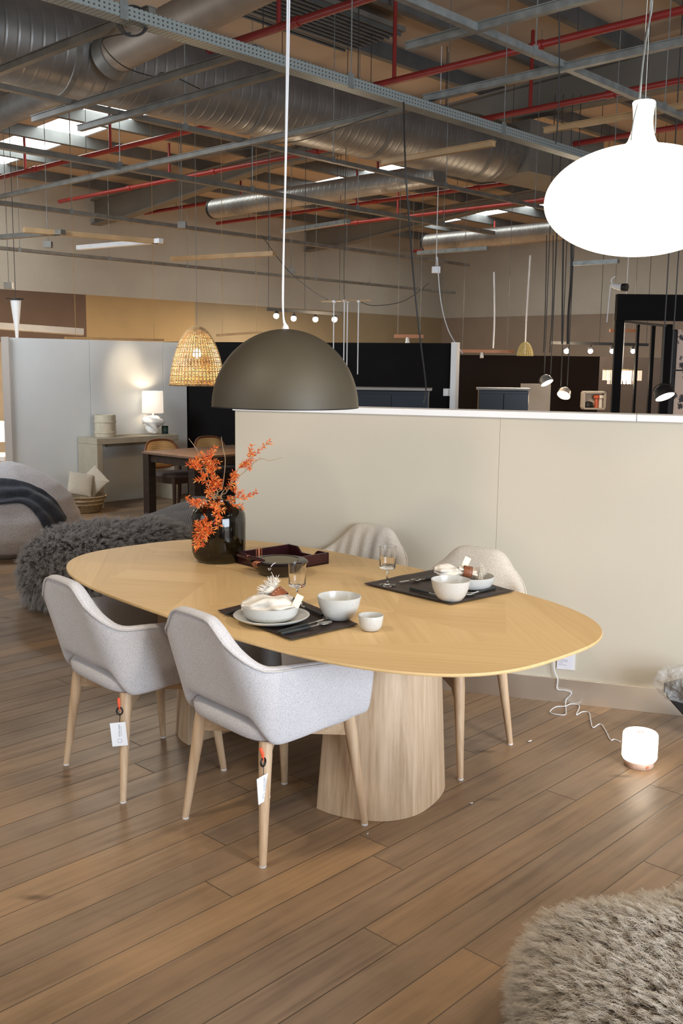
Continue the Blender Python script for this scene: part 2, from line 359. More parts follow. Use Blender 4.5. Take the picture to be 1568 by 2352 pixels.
# cool white display wall far left
WP = Vector((-2.64, 11.7, 0)); WT = 1.89
def wwp(s, off, z): return WP + K1 * s - K2 * off + Vector((0, 0, z))
def wws(x, y=900): return (PL(x, y, WP, K2) - WP).dot(K1)
w0, w1, w2 = wws(22), wws(208), wws(376)
q = MB()
for a, b in ((w0, w1 - .002), (w1 + .002, w2 - .002), (w2 + .002, wws(429))): q.beam(wwp(a, -.06, WT / 2), wwp(b, -.06, WT / 2), .12, WT)
struct('wall_display', q, M['wallw'], smooth=False, bevel=.003)
q = MB(); q.beam(wwp(w0 - .012, -.045, WT / 2 + .004), wwp(w0, -.045, WT / 2 + .004), .16, WT + .008); struct('trim_%d' % (k + 6), q, M['wallend'], smooth=False)
# black display walls behind the divider
BR = Vector((1.262, 11.4, 0)); BL = BR + (Vector((-1.93, 12.5, 0)) - BR) * 1.1
q = MB(); q.beam(BL + Vector((0, 0, .95)), BR + Vector((0, 0, .95)), .1, 1.9); struct('wall_black', q, M['black'], smooth=False)
pw = D(1044, 860, 11.35); q = MB(); q.box((pw.x, pw.y, .955), (.065, .16, 1.91), math.radians(-20)); struct('trim_%d' % (k + 7), q, M['white'], smooth=False, bevel=.004)
p0, p1 = D(1050, 815, 16), D(1375, 819, 16); p2 = D(1372, 820, 17.5); p3 = D(1640, 822, 17.5)
q = MB(); q.beam((p0.x, 16, p0.z / 2), (p1.x, 16, p0.z / 2), .12, p0.z); struct('wall_dark', q, plain('espresso_wall', (.016, .010, .008), .8, spec=.12), smooth=False)
q = MB(); q.beam((p2.x - .6, 17.5, p2.z / 2), (p3.x, 17.5, p2.z / 2), .12, p2.z); struct('wall_brown', q, plain('dark_brown_wall', (.045, .033, .028), .6), smooth=False)
# warm lit bay past the left edge
lw = D(-60, 900, 14.2); q = MB(); q.box((lw.x + .35, 14.2, .95), (1.6, .12, 1.9), .1); struct('wall_bay', q, plain('warm_bay_wall', (.55, .43, .28), .6), smooth=False)

# ------------------------------------------------------------------ dining table
TC = Vector((-.161, 3.927, 0)); TA = math.radians(133.7); TU = Vector((math.cos(TA), math.sin(TA), 0)); TV = Vector((-math.sin(TA), math.cos(TA), 0))
def T(u, v, z=.75): return TC + TU * u + TV * v + Vector((0, 0, z))
def sup(a, b, n, t):
    c, s = math.cos(t), math.sin(t); return (math.copysign(abs(c) ** (2 / n), c) * a, math.copysign(abs(s) ** (2 / n), s) * b)
tb = thing('dining_table', 'large oval oak dining table with chevron top on two tapered pedestals', 'table', TC, TA)
q = MB(); NN = 160
def ringt(sc, z): return [Vector((*sup(1.255 - sc, .655 - sc, 2.95, 2 * PI * i / NN), z)) for i in range(NN)]
q.rings([ringt(.11, .716), ringt(.012, .736), ringt(.001, .740), ringt(0, .744), ringt(.002, .75)]); q.build('tabletop', M['veneer'], tb, angle=25)
q = MB(); q.box((0, 0, .705), (1.3, .36, .022)); q.build('support_frame', M['black'], tb, smooth=False)
def ped(sg, du):
    arc = spline([(-.365, .24, 0), (-.436, .232, 0), (-.505, .207, 0), (-.561, .174, 0), (-.625, .11, 0), (-.658, 0, 0), (-.633, -.135, 0), (-.584, -.243, 0), (-.53, -.300, 0), (-.45, -.318, 0), (-.385, -.305, 0)], 5)
    base = [Vector((-sg * p.x + du, p.y, 0)) for p in arc]
    if sg < 0: base = base[::1]
    else: base = base[::-1]
    c = Vector((sg * .50 + du, -.03, 0)); topl = [c + (p - c) * .82 + Vector((0, 0, .708)) for p in base]
    q = MB(); q.rings([base, [a.lerp(b, .5) for a, b in zip(base, topl)], topl]); return q.build('pedestal', M['ped'], tb, angle=30, bevel=.002)
ped(-1, 0); ped(1, .10)

# ------------------------------------------------------------------ armchair
def u_path(hw, rear, front, rad, n=40):
    pts = []; L1 = hw - rad; L2 = rad * PI / 2; L3 = front + rear - rad; tot = L1 + L2 + L3
    def at(d):
        s = 1 if d >= 0 else -1; d = abs(d)
        if d <= L1: return Vector((s * d, -rear)), Vector((0, -1))
        if d <= L1 + L2:
            a = (d - L1) / rad; return Vector((s * (L1 + rad * math.sin(a)), -rear + rad - rad * math.cos(a))), Vector((s * math.sin(a), -math.cos(a)))
        return Vector((s * hw, -rear + rad + d - L1 - L2)), Vector((s, 0))
    return at, tot, L1, L2
def shell_data(flute=0):
    at, tot, L1, L2 = u_path(.262, .255, .225, .10)
    rows = []; nn = 68; top_edge = []
    for i in range(nn + 1):
        d = -tot + 2 * tot * i / nn; p, nrm = at(d); a = abs(d); y = p.y
        zt = .848 - .010 * (a / L1) ** 2
        zt = zt + (.685 - zt) * (smoothstep(.085, .262, a) * .93 + .07 * smoothstep(L1, L1 + L2 + .1, a))
        arm = smoothstep(L1 + L2 - .02, tot, a); zt -= .028 * arm
        if a > tot - .03: zt -= .018 * ((a - tot + .03) / .03) ** 2
        zb = .505 - .09 * smoothstep(L1 + .01, L1 + L2 * .75, a) + .022 * smoothstep(L1 + L2, tot, a)
        lean = .075 * (1 - smoothstep(L1 - .06, L1 + L2, a)) + .028
        th = .055 - .010 * arm
        if a > tot - .02: th *= .75
        sec = []
        def P(z, inw):
            o = lean * ((z - zb) / max(.2, zt - zb)) ** 1.15 if z > zb else 0
            q = p + nrm * (o - inw); return Vector((q.x, q.y, z))
        fl = flute * .010 * math.cos(d * 2 * PI / .075) if a < L1 + L2 else 0
        for z, w in ((zb - .004, th * .5), (zb, .008), (zb + .012, 0)): sec.append(P(z, w))
        for f in (.2, .4, .6, .8): sec.append(P(zb + .012 + (zt - zb - .03) * f, 0 - .004 * math.sin(PI * f)))
        sec.append(P(zt - .016, 0)); sec.append(P(zt - .005, .006)); sec.append(P(zt, th * .3)); sec.append(P(zt, th * .65)); sec.append(P(zt - .010, th * .95))
        for f in (.8, .6, .4, .2): sec.append(P(zb + (zt - zb) * f - .01, th * (1.12 - .15 * (1 - f)) + fl))
        sec.append(P(zb, th)); rows.append(sec); top_edge.append(P(zt - .010, .001) )
    return rows, top_edge
def leg_mb(sx, sy):
    q = MB(); a = Vector((sx * .188, sy * .186, .415)); b = Vector((sx * .2325, sy * .2325, .006))
    q.tube([a, a.lerp(b, .12), a.lerp(b, .5), b], [.0225, .0235, .0185, .0125], 16); return q
def make_chair(mat, label, flute=0, group=None):
    t = thing('armchair', label, 'chair', group=group)
    rows, te = shell_data(flute); q = MB(); q.rings(rows); q.build('back_shell', mat, t, sub=1, angle=180)
    q = MB(); q.tube(te, .0042, 6); q.build('piping', M['fab_pipe'] if mat == M['fab'] else mat, t)
    q = MB(); R = []
    for z, w, y0 in ((.405, .16, 0), (.41, .222, 0), (.425, .242, .0), (.455, .245, 0), (.475, .235, 0), (.485, .20, 0), (.49, .1, 0)):
        R.append([Vector((*sup(w, w * 1.0, 4.5, 2 * PI * i / 48), z)) + Vector((0, .005, -.012 * math.cos(PI * i / 24) if 0 else 0)) for i in range(48)])
    q.rings(R); q.build('seat', mat, t, angle=180)
    for sx in (-1, 1):
        for sy in (-1, 1):
            lg = leg_mb(sx, sy).build('leg', M['oak'], t)
            g = MB(); g.lathe([(.0122, 0), (.0128, .004), (.0128, .0065)], 14, (sx * .2325, sy * .2325, 0)); g.build('glide', M['glide'], lg)
    for sy in (-1, 1):
        q = MB(); q.beam((-.19, sy * .188, .372), (.19, -sy * .188, .372 - .0005 * sy), .026, .058); q.build('cross_rail', M['oak_h'], t, smooth=False, bevel=.003)
    for sg in (-1, 1):
        d = Vector((sg * -.7071, sg * .7071, 0)); n = Vector((.7071, .7071, 0)) * .010; a = Vector((sg * .195, -sg * .192, .345)); vs = [a, a + d * .085, a + d * -.012 + Vector((0, 0, -.085))]
        q = MB(); q.add([p - n for p in vs] + [p + n for p in vs], [(0, 1, 2), (5, 4, 3), (0, 3, 4, 1), (1, 4, 5, 2), (2, 5, 3, 0)]); q.build('bracket', M['oak_h'], t, smooth=False)
    return t
CA_, CB_ = Vector((-.80, 3.86, 0)), Vector((-.231, 3.39, 0)); rzc = math.atan2(.67, .742) - PI / 2
chA = make_chair(M['fab'], 'light grey upholstered armchair with hanging white tag, nearest the shaggy pouf'); chA.location = CA_; chA.rotation_euler.z = rzc
chB = copy_tree(chA); chB.location = CB_; chB['label'] = 'light grey upholstered armchair pulled up to the table in front of the plate with napkin'
fC = Vector((-.57, -.82)); rzf = math.atan2(fC.y, fC.x) - PI / 2
chC = make_chair(M['cream'], 'cream boucle chair with smooth inside back between table and divider, behind the far bowl'); chC.location = (.435, 4.10, 0); chC.rotation_euler.z = rzf
chD = make_chair(M['cream'], 'cream boucle chair with pleated inside back, behind the dark tray', 1); chD.location = (-.045, 4.69, 0); chD.rotation_euler.z = rzf - .05
# swing tags on the rear right legs
def swing_tag(cc, rz, label, face):
    base = Vector((cc.x, cc.y, 0)) + Matrix.Rotation(rz, 3, 'Z') @ Vector((.205, -.225, 0))
    t = thing('swing_tag', label, 'tag', base, face)
    q = MB(); q.tube([(0, -.004, .405), (.002, -.012, .385), (.004, -.012, .362)], [.006, .0055, .004], 8); q.build('strap', M['orange'], t)
    q = MB(); q.tube([(.004 + .011 * math.cos(a), -.013, .357 + .014 * math.sin(a)) for a in [i * PI / 6 for i in range(12)]], .0035, 6, closed=True); q.build('ring', M['blackm'], t)
    q = MB(); q.tube([(.006, -.013, .345), (.005, -.014, .33), (.003, -.015, .315)], .0014, 5); q.build('loop_cord', M['blackm'], t)
    c = MB(); Mx = Matrix.Rotation(math.radians(-5), 3, 'Y'); c.box((0, -.018, .268), (.058, .0016, .092), M=Mx); card = c.build('card', M['paper'], t, smooth=False)
    q = MB(); q.tube([(.003 + .008 * math.cos(a), -.0195, .243 + .008 * math.sin(a)) for a in [i * PI / 8 for i in range(16)]], .0007, 4, closed=True)
    for i, h in enumerate((.004, .003, .005, .003, .004, .006, .004)): q.box((.002, -.0193, .262 + i * .007), (.005, .0006, h))
    for i in range(6): q.box((.009, -.0193, .264 + i * .0065), (.0018, .0006, .0045))
    q.build('print', M['print'], card, smooth=False)
swing_tag(CA_, rzc, 'white swing tag on orange strap at the leg of the chair nearest the shaggy pouf', math.radians(4))
swing_tag(CB_, rzc, 'white swing tag on orange strap, turned edge-on at the front armchair leg', math.radians(52))

# ------------------------------------------------------------------ table setting
def lerp4(c, a, b): return c[0].lerp(c[1], a).lerp(c[3].lerp(c[2], a), b)
def mat_obj(cs, label, seed):
    c = [Z(x, y, .753) for x, y in cs]
    def fn(a, b):
        p = lerp4(c, a, b); e = max(abs(a - .5), abs(b - .5)) * 2
        w = noise.noise(Vector((a * 3, b * 3, seed))) ; lift = max(0, e - .8) * 5
        p = p.copy(); p.z += .0012 + lift * (.004 + .005 * max(0, w)); ed = .003 * noise.noise(Vector((a * 14, b * 14, seed + 5)))
        p.x += ed * (e > .99); p.y += ed * (e > .99); return p
    q = MB(); q.grid(fn, 34, 26); return tag(q.build('placemat', M['leather'], solid=.0022), label, 'placemat', None)
mat_obj([(500, 1405), (668, 1472), (822, 1437), (655, 1368)], 'dark brown leather placemat under the plate and napkin, front place setting', 1)
mat_obj([(836, 1343), (1035, 1390), (1180, 1360), (1000, 1310)], 'dark brown leather placemat under the wine glass by the cream chairs', 2)
def pos(x, y, z=.755): return Z(x, y, z)
def dish(name, prof, p, label, cat, wobA=0, seed=0, rzz=0):
    def wob(a, i):
        k = 1 + wobA * (math.sin(2 * a + seed) * .5 + math.sin(3 * a + seed * 2) * .5); return (k, wobA * .25 * prof[i][0] * math.sin(2 * a + 1 + seed) * (prof[i][1] > .02))
    q = MB(); q.lathe(prof, 64, wob=wob); o = q.build(name, M['speck'], angle=60); o.location = p; return tag(o, label, cat)
pp = pos(623, 1426, .757)
dish('dinner_plate', [(0, 0), (.075, 0), (.085, .002), (.118, .013), (.132, .021), (.134, .024), (.131, .0255), (.116, .018), (.085, .008), (0, .0065)], pp, 'large speckled cream plate lying on the front placemat', 'plate', .012, 1)
pb = pp + Vector((-.004, .006, .008))
dish('pasta_bowl', [(0, 0), (.070, 0), (.085, .006), (.096, .022), (.101, .045), (.103, .052), (.100, .0525), (.097, .045), (.090, .022), (.078, .010), (0, .007)], pb, 'low speckled bowl with folded napkin on the large plate', 'bowl', .008, 2)
BP = [(0, 0), (.036, 0), (.046, .004), (.060, .022), (.071, .050), (.077, .080), (.0775, .084), (.075, .0845), (.070, .062), (.058, .030), (.040, .012), (0, .008)]
dish('soup_bowl', BP, pos(778, 1421, .757), 'deep speckled cream bowl on the front placemat between plate and cup', 'bowl', .022, 1.3)
dish('soup_bowl', [(r * .98, z * .97) for r, z in BP], pos(1034, 1378, .757), 'deep speckled cream bowl on the far placemat', 'bowl', .018, 2.4)
dish('cup', [(0, 0), (.024, 0), (.032, .004), (.039, .018), (.0425, .042), (.043, .052), (.0425, .054), (.040, .053), (.038, .030), (.030, .010), (0, .006)], pos(851, 1447, .751), 'small speckled handleless cup on bare table wood', 'cup', .02, .4)
pf = pos(1084, 1349, .757)
dish('pasta_bowl', [(0, 0), (.060, 0), (.075, .006), (.084, .022), (.089, .045), (.090, .050), (.087, .0505), (.084, .043), (.078, .020), (.066, .009), (0, .006)], pf, 'low speckled bowl half hidden behind the deep bowl, holding a fringed napkin', 'bowl', .008, 3)
# napkins: rolled linen through a leather ring, with fringe
def napkin(c, label, A, B, r, ring_at, ring_dir, tagp, seed):
    t = thing('napkin', label, 'napkin', c)
    def frame(o, d):
        d = Vector(d).normalized(); y = Vector((0, 0, 1)).cross(d).normalized(); z = d.cross(y); m = Matrix((d, y, z)).transposed().to_4x4(); m.translation = Vector(o); return m
    def roll(m, x0, x1, rr, n, sd, taper):
        R = []
        for i in range(n + 1):
            f = i / n; x = x0 + (x1 - x0) * f; L_ = []
            env = taper(f)
            for j in range(44):
                a = 2 * PI * j / 44; nn = noise.noise(Vector((math.cos(a) * 1.5, math.sin(a) * 1.5, x * 22 + sd))) * .46 + .12 * math.sin(6 * a + x * 40 + sd) + .08 * math.sin(3 * a - x * 55)
                k = rr * env * (1 + nn); L_.append(m @ Vector((x, math.cos(a) * k * 1.15, math.sin(a) * k * .72)))
            R.append(L_)
        return R
    A, B = Vector(A), Vector(B); L = (B - A).length
    q = MB(); q.rings(roll(frame(A, B - A), 0, L, r, 34, seed, lambda f: .35 + .65 * min(1, math.sin(PI * min(.96, max(.04, f))) * 1.7)))
    m = frame(ring_at, ring_dir); q.rings(roll(m, -.035, .045, r * .62, 14, seed + 3, lambda f: 1.25 - .45 * math.sin(PI * f))); q.build('linen_roll', M['linen'], t, angle=180)
    q = MB(); q.rings([[m @ Vector((x, math.cos(a) * r * .86 * kk, math.sin(a) * r * .66 * kk)) for a in [2 * PI * j / 30 for j in range(30)]] for x, kk in ((-.012, .95), (-.010, 1.0), (.004, .96), (.019, 1.02), (.022, .97))], cap=False); rg = q.build('leather_ring', M['tanleather'], t, solid=.003)
    q = MB()
    for j in range(16): a = 2 * PI * j / 16; q.tube([m @ Vector((x, math.cos(a) * r * .89, math.sin(a) * r * .69)) for x in (.013, .017)], .0009, 4)
    q.build('stitching', M['linen'], rg)
    q = MB(); rnd = random.Random(seed)
    for i in range(330):
        a = rnd.uniform(0, 2 * PI); k = r * .62 * rnd.random() ** .5; y, z = math.cos(a) * k * 1.2, math.sin(a) * k; ln = rnd.uniform(.018, .040)
        d = Vector((rnd.uniform(.5, 1), y * 28 + rnd.gauss(0, .35), z * 28 + rnd.gauss(0, .35))).normalized(); p0 = Vector((.040, y, z))
        q.tube([m @ p0, m @ (p0 + d * ln * .5 + Vector((0, rnd.gauss(0, .003), rnd.gauss(0, .003)))), m @ (p0 + d * ln + Vector((rnd.gauss(0, .005), rnd.gauss(0, .005), rnd.gauss(0, .005) - .004)))], [.0013, .0012, .0007], 3)
    q.build('fringe', M['linen'], t)
    q = MB(); q.box(tagp, (.026, .0012, .046), M=Matrix.Rotation(.45, 3, 'Y') @ Matrix.Rotation(-.35, 3, 'X')); tg = q.build('paper_tag', plain('kraft_card', (.80, .70, .52), .6), t, smooth=False)
    return t
napkin(pb, 'cream linen napkin with leather ring and tag piled in the front pasta bowl', (-.098, -.020, .050), (.085, -.028, .050), .044, (.030, .030, .070), (-.70, .30, .55), (.098, -.035, .072), 3)
napkin(pf, 'cream linen napkin with stitched chestnut ring and loose fringe on far low bowl', (-.155, .03, .066), (-.045, .035, .055), .034, (-.022, .03, .060), (1, -.05, -.16), (-.02, .06, .092), 9)
# goblets
def goblet(p, label, sc=1):
    q = MB(); q.lathe([(r * sc, z * sc) for r, z in [(0, 0), (.033, 0), (.034, .0015), (.030, .003), (.008, .006), (.0042, .012), (.004, .04), (.0042, .060), (.010, .066), (.029, .0685), (.0325, .073), (.0325, .080), (.0330, .12), (.0345, .160), (.0335, .1605), (.0318, .12), (.0305, .085), (.028, .079), (0, .0765)]], 48)
    o = q.build('wine_glass', M['glass'], angle=50); o.location = p; return tag(o, label, 'glass')
goblet(pos(682, 1387, .7525), 'clear stemmed wine glass standing behind the napkin plate', .99)
goblet(pos(889, 1344, .757), 'clear stemmed wine glass on the corner of the far placemat', 1.02)
# cutlery
def cutlery(kind, a, b, label, z=.758, flip=False):
    A, B = Z(*a, z), Z(*b, z); d = B - A; L = d.length; ang = math.atan2(d.y, d.x)
    t = thing(kind, label, kind.split('_')[-1], A, ang)
    h = L * .56; q = MB(); q.tube([(0, 0, .004), (h * .5, 0, .004), (h, 0, .004)], [.0058, .0055, .0042], 10); q.build('handle', M['handle'], t)
    q = MB(); q.tube([(h, 0, .004), (h + L * .10, 0, .004), (h + L * .18, 0, .005)], [.0040, .0028, .0028], 8)
    if 'spoon' in kind:
        R = []; 
        def fn(u, v):
            x = h + L * .16 + u * (L * .28); w = .019 * math.sin(PI * min(1, u * .94 + .06)) ** .7; y = (v * 2 - 1) * w
            return Vector((x, y, .0075 - .0065 * (1 - (v * 2 - 1) ** 2) * math.sin(PI * u)))
        q.grid(fn, 16, 10)
    elif 'knife' in kind: q.box((h + L * .3, 0, .004), (L * .30, .014, .0018))
    else:
        q.box((h + L * .21, 0, .004), (L * .08, .018, .002))
        for i in range(4): q.tube([(h + L * .24, -.0075 + i * .005, .004), (L, -.0075 + i * .005, .006)], .0012, 5)
    q.build('blade' if 'knife' in kind else 'bowl' if 'spoon' in kind else 'tines', M['steel'], t, solid=.0012 if 'spoon' in kind else 0); return t
cutlery('soup_spoon', (645, 1458), (762, 1431), 'steel spoon with dark handle on near edge of the front placemat')
cutlery('table_knife', (638, 1455), (757, 1422), 'dark-handled knife lying tight beside the front spoon')
cutlery('dinner_fork', (518, 1413), (600, 1382), 'dark-handled fork mostly under the plate at front placemat left corner')
cutlery('dessert_spoon', (740, 1416), (672, 1384), 'dark-handled spoon tucked behind the front plate')
cutlery('dinner_fork', (942, 1353), (1022, 1373), 'dark-handled fork pointing under the far deep bowl')
cutlery('soup_spoon', (1136, 1352), (1066, 1370), 'steel spoon with dark handle right of the far deep bowl')
cutlery('table_knife', (1000, 1327), (918, 1339), 'slim steel knife lying behind the far wine glass')
cutlery('dessert_spoon', (1012, 1326), (944, 1337), 'small steel spoon crossing the knife beside far napkin')
# lacquer tray
tz = .803; cR, cF, cN = Z(755, 1269, tz), Z(663, 1249, tz), Z(640, 1290, tz); e1 = cF - cR; e2 = (cN - cR)
e2 = e2 - e1 * (e2.dot(e1) / e1.length_squared); W_, L_ = e1.length, e2.length * 1.02
tr = thing('serving_tray', 'aubergine lacquer tray with copper stripes and dipped handle sides', 'tray', (cR.x, cR.y, .751), math.atan2(e1.y, e1.x))
th_ = math.atan2(e2.y, e2.x) - math.atan2(e1.y, e1.x); s_ = 1 if math.sin(th_) > 0 else -1
H_ = .052
q = MB(); q.box((W_ / 2, s_ * L_ / 2, .005), (W_, L_, .010)); q.build('base', M['lacq'], tr, smooth=False, bevel=.002)
for x in (0, 1):                                           # long walls carry the stripes
    w = MB(); w.box((W_ * x + (.005 if x == 0 else -.005), s_ * L_ / 2, H_ / 2), (.010, L_, H_)); wl = w.build('long_wall', M['lacq'], tr, smooth=False, bevel=.002)
    q = MB()
    for o_, wd in ((-.016, .003), (0, .012), (.016, .003)): q.box((W_ * x + (.005 if x == 0 else -.005), s_ * L_ * .60 + o_, H_ / 2 + .0003), (.0112, wd, H_ + .0008))
    q.build('stripe', M['inlay'], wl, smooth=False)
def dip(yc):
    q = MB(); pts = [];
    for i in range(41):
        f = i / 40; d = smoothstep(.22, .36, f) * (1 - smoothstep(.64, .78, f)); pts.append((W_ * f, H_ - .026 * d))
    n = len(pts); vs = []
    for yy in (yc - .005, yc + .005): vs += [(x, yy, 0) for x, z in pts] + [(x, yy, z) for x, z in pts]
    fs = []
    for i in range(n - 1): fs += [(i, i + 1, n + i + 1, n + i), (2 * n + i + 1, 2 * n + i, 3 * n + i, 3 * n + i + 1), (n + i, n + i + 1, 3 * n + i + 1, 3 * n + i), (i + 1, i, 2 * n + i, 2 * n + i + 1)]
    fs += [(0, n, 3 * n, 2 * n), (n - 1, 3 * n - 1, 4 * n - 1, 2 * n - 1)]
    q.add(vs, fs); q.build('handle_wall', M['lacq'], tr, smooth=False)
dip(s_ * .005); dip(s_ * (L_ - .005))
# round lacquer bowl with a striped ladle across it
pc = pos(641, 1318, .751)
lb = thing('lacquer_bowl', 'round black lacquer bowl with brass-toned lining and inlaid stripes', 'bowl', pc)
q = MB(); q.lathe([(0, 0), (.070, 0), (.085, .006), (.110, .030), (.124, .052), (.126, .056), (.120, .062), (.095, .066), (.085, .064), (.080, .050), (.055, .030), (0, .024)], 64); q.build('body', M['lacqb'], lb, angle=60)
q = MB(); q.lathe([(.083, .0645), (.079, .052), (.055, .032), (0, .026)], 48); q.build('lining', M['brass'], lb)
for i, a in enumerate((3.62, 3.74, 3.86)):
    q = MB(); q.tube([Vector((math.cos(a) * r, math.sin(a) * r, z)) for r, z in ((.100, .0662), (.120, .0625), (.1255, .056), (.117, .042))], .0018 + .001 * (i == 1), 5); q.build('stripe', M['inlay'], lb)
q = MB(); a = 4.5; P_ = [Vector((math.cos(a + da) * r, math.sin(a + da) * r, z)) for da, r, z in ((.1, .09, .067), (.05, .112, .066), (0, .124, .058), (-.03, .118, .045), (-.1, .116, .040), (-.12, .12, .047), (-.02, .1215, .05))]
q.tube(spline(P_, 5), .0016, 5); q.build('tie_cord', M['cable'], lb)
ld = thing('ladle', 'dark striped wooden ladle handle lying over the lacquer bowl rim', 'ladle', pc)
q = MB(); q.tube([(-.058, -.078, .074), (-.085, -.052, .0735), (-.112, -.022, .072), (-.150, .012, .073), (-.185, .036, .075)], [.004, .009, .0095, .0075, .006], 12); hd = q.build('handle', M['lacq'], ld)
q = MB(); q.tube([(-.131, -.003, .0725), (-.136, .001, .0727)], [.0095, .0093], 12); q.build('copper_band', M['inlay'], hd)
# vase with branches
pv = pos(502.5, 1287, .751)
vs_ = MB(); prof = [(0, 0), (.075, 0), (.090, .004), (.103, .020), (.111, .045), (.113, .08), (.113, .195), (.110, .222), (.098, .247), (.072, .266), (.058, .272), (.053, .280), (.055, .293), (.0505, .293), (.0490, .281), (.054, .269), (.068, .261), (.094, .243), (.106, .219), (.1095, .195), (.1095, .08), (.107, .047), (.098, .023), (.085, .012), (0, .011)]
vs_.lathe([(r_ * 1.10 if z_ < .25 else r_, z_) for r_, z_ in prof], 72); o = vs_.build('vase', M['smoke'], angle=60); o.location = pv; tag(o, 'large smoked dark glass vase holding orange branches', 'vase')
def leaf_mat():
    q = N('autumn_leaf'); g = q.n('ShaderNodeNewGeometry'); q.l(q.ramp(g.outputs['Random Per Island'], [(0, (.68, .065, .02)), (.35, (.88, .15, .02)), (.7, (.95, .26, .04)), (1, (.97, .46, .12))]), q.b.inputs['Base Color'])
    q.b.inputs['Roughness'].default_value = .5; q.b.inputs['Subsurface Weight'].default_value = 0; return q.mat
M['leaf'] = leaf_mat(); M['twig'] = plain('dry_twig', (.42, .30, .16), .7); M['twigo'] = plain('orange_twig', (.50, .13, .03), .6)
def leaves(q, pts, dens, rnd, size=.021):
    for i in range(len(pts) - 1):
        a, b = pts[i], pts[i + 1]; d = (b - a); L = d.length; dn = d.normalized()
        for j in range(max(1, int(L * dens))):
            p = a.lerp(b, rnd.random()); s = Vector((rnd.gauss(0, 1), rnd.gauss(0, 1), rnd.gauss(0, 1))); s = (s - dn * s.dot(dn)).normalized()
            dr = (s * 1.0 + dn * rnd.uniform(.3, 1.2)).normalized(); sz = size * rnd.uniform(.6, 1.25); w = dr.cross(Vector((rnd.gauss(0, 1), rnd.gauss(0, 1), rnd.gauss(0, 1)))).normalized() * sz * .115; up = dr.cross(w).normalized() * sz * .10
            q.add([p, p + dr * sz * .45 + w - up * .2, p + dr * sz * .5 + up, p + dr * sz * .45 - w - up * .2, p + dr * sz, p + dr * sz * .45 - up * .8], [(0, 1, 2), (0, 2, 3), (1, 4, 2), (2, 4, 3), (0, 5, 1), (0, 3, 5), (1, 5, 4), (5, 3, 4)])
def branch(px, label, twigs, dens_, seed, Y0=4.33, leafy=(.25, 1), group=None, dY=0):
    rnd = random.Random(seed); dens = dens_ * .85
    base = Vector((pv.x, pv.y, pv.z + .03)); mouth = Vector((pv.x, pv.y, pv.z + .285))
    t = thing('leafy_branch', label, 'branch', base)
    P = [Vector((rnd.uniform(-.03, .03), rnd.uniform(-.03, .03), 0)), mouth - base + Vector((rnd.uniform(-.02, .02), rnd.uniform(-.02, .02), 0))]
    for i, (x, y) in enumerate(px): P.append(D(x, y, pv.y - .02 - dY * (i + 1) / len(px)) - base)
    S = spline(P, 6); q = MB(); q.tube(S, [.0028 - .0018 * i / len(S) for i in range(len(S))], 6); q.build('stem', M['twig'], t)
    q = MB(); lv = MB(); k0 = 8
    leaves(lv, S[k0 + int((len(S) - k0) * leafy[0]):k0 + max(1, int((len(S) - k0) * leafy[1]))], dens, rnd)
    for i in range(twigs):
        f = rnd.uniform(leafy[0], min(.86, leafy[1])); a = S[min(len(S) - 2, k0 + int((len(S) - k0) * f))]; d = (S[-1] - S[8]).normalized() + Vector((rnd.gauss(0, .8), rnd.gauss(0, .8), rnd.gauss(0, .8))); d.normalize(); L = rnd.uniform(.03, .075)
        tw = spline([a, a + d * L * .5 + Vector((rnd.gauss(0, .01), rnd.gauss(0, .01), rnd.gauss(0, .01))), a + d * L], 4); q.tube(tw, .0011, 5); leaves(lv, tw, dens * 1.25, rnd)
    q.build('twig', M['twigo'], t); lv.build('leaves', M['leaf'], t, smooth=False)
branch([(520, 1130), (545, 1080), (575, 1055), (600, 1030), (622, 1014)], 'orange-leaved branch reaching highest, out past the vase to the upper right', 9, 420, 1, dY=.04, leafy=(.15, 1))
branch([(500, 1135), (490, 1100), (482, 1065), (480, 1035)], 'orange-leaved branch rising straight above the vase mouth', 14, 480, 2, dY=.1)
branch([(492, 1150), (475, 1110), (460, 1080), (452, 1070)], 'orange-leaved branch leaning left over the vase shoulder', 12, 480, 3, dY=.14)
branch([(485, 1160), (470, 1195), (460, 1225), (445, 1255)], 'orange-leaved branch drooping down the left front of the vase', 16, 520, 4, dY=.17, leafy=(.05, 1))
branch([(505, 1155), (500, 1185), (478, 1210), (470, 1238)], 'orange-leaved branch spilling down the vase front to mid height', 13, 520, 5, dY=.17, leafy=(.05, 1))
branch([(515, 1150), (530, 1148), (550, 1143), (562, 1142)], 'short orange-leaved branch jutting level to the right of the vase mouth', 4, 480, 6, dY=.06)
branch([(478, 1150), (455, 1152), (442, 1148)], 'short orange-leaved branch jutting level to the left', 4, 480, 7, dY=.10)
branch([(510, 1120), (517, 1060), (512, 1030), (508, 1003)], 'bare dry stem standing up against the dark far wall', 0, 0, 8, leafy=(.2, .2), dY=.02)
branch([(485, 1120), (465, 1060), (450, 1030), (433, 1007)], 'bare dry stem arching to the upper left', 0, 0, 9, leafy=(.2, .2), dY=.05)
branch([(560, 1085), (595, 1055), (620, 1058), (650, 1050)], 'thin bare stem bending far right in front of the divider', 1, 200, 10, leafy=(.3, .5))

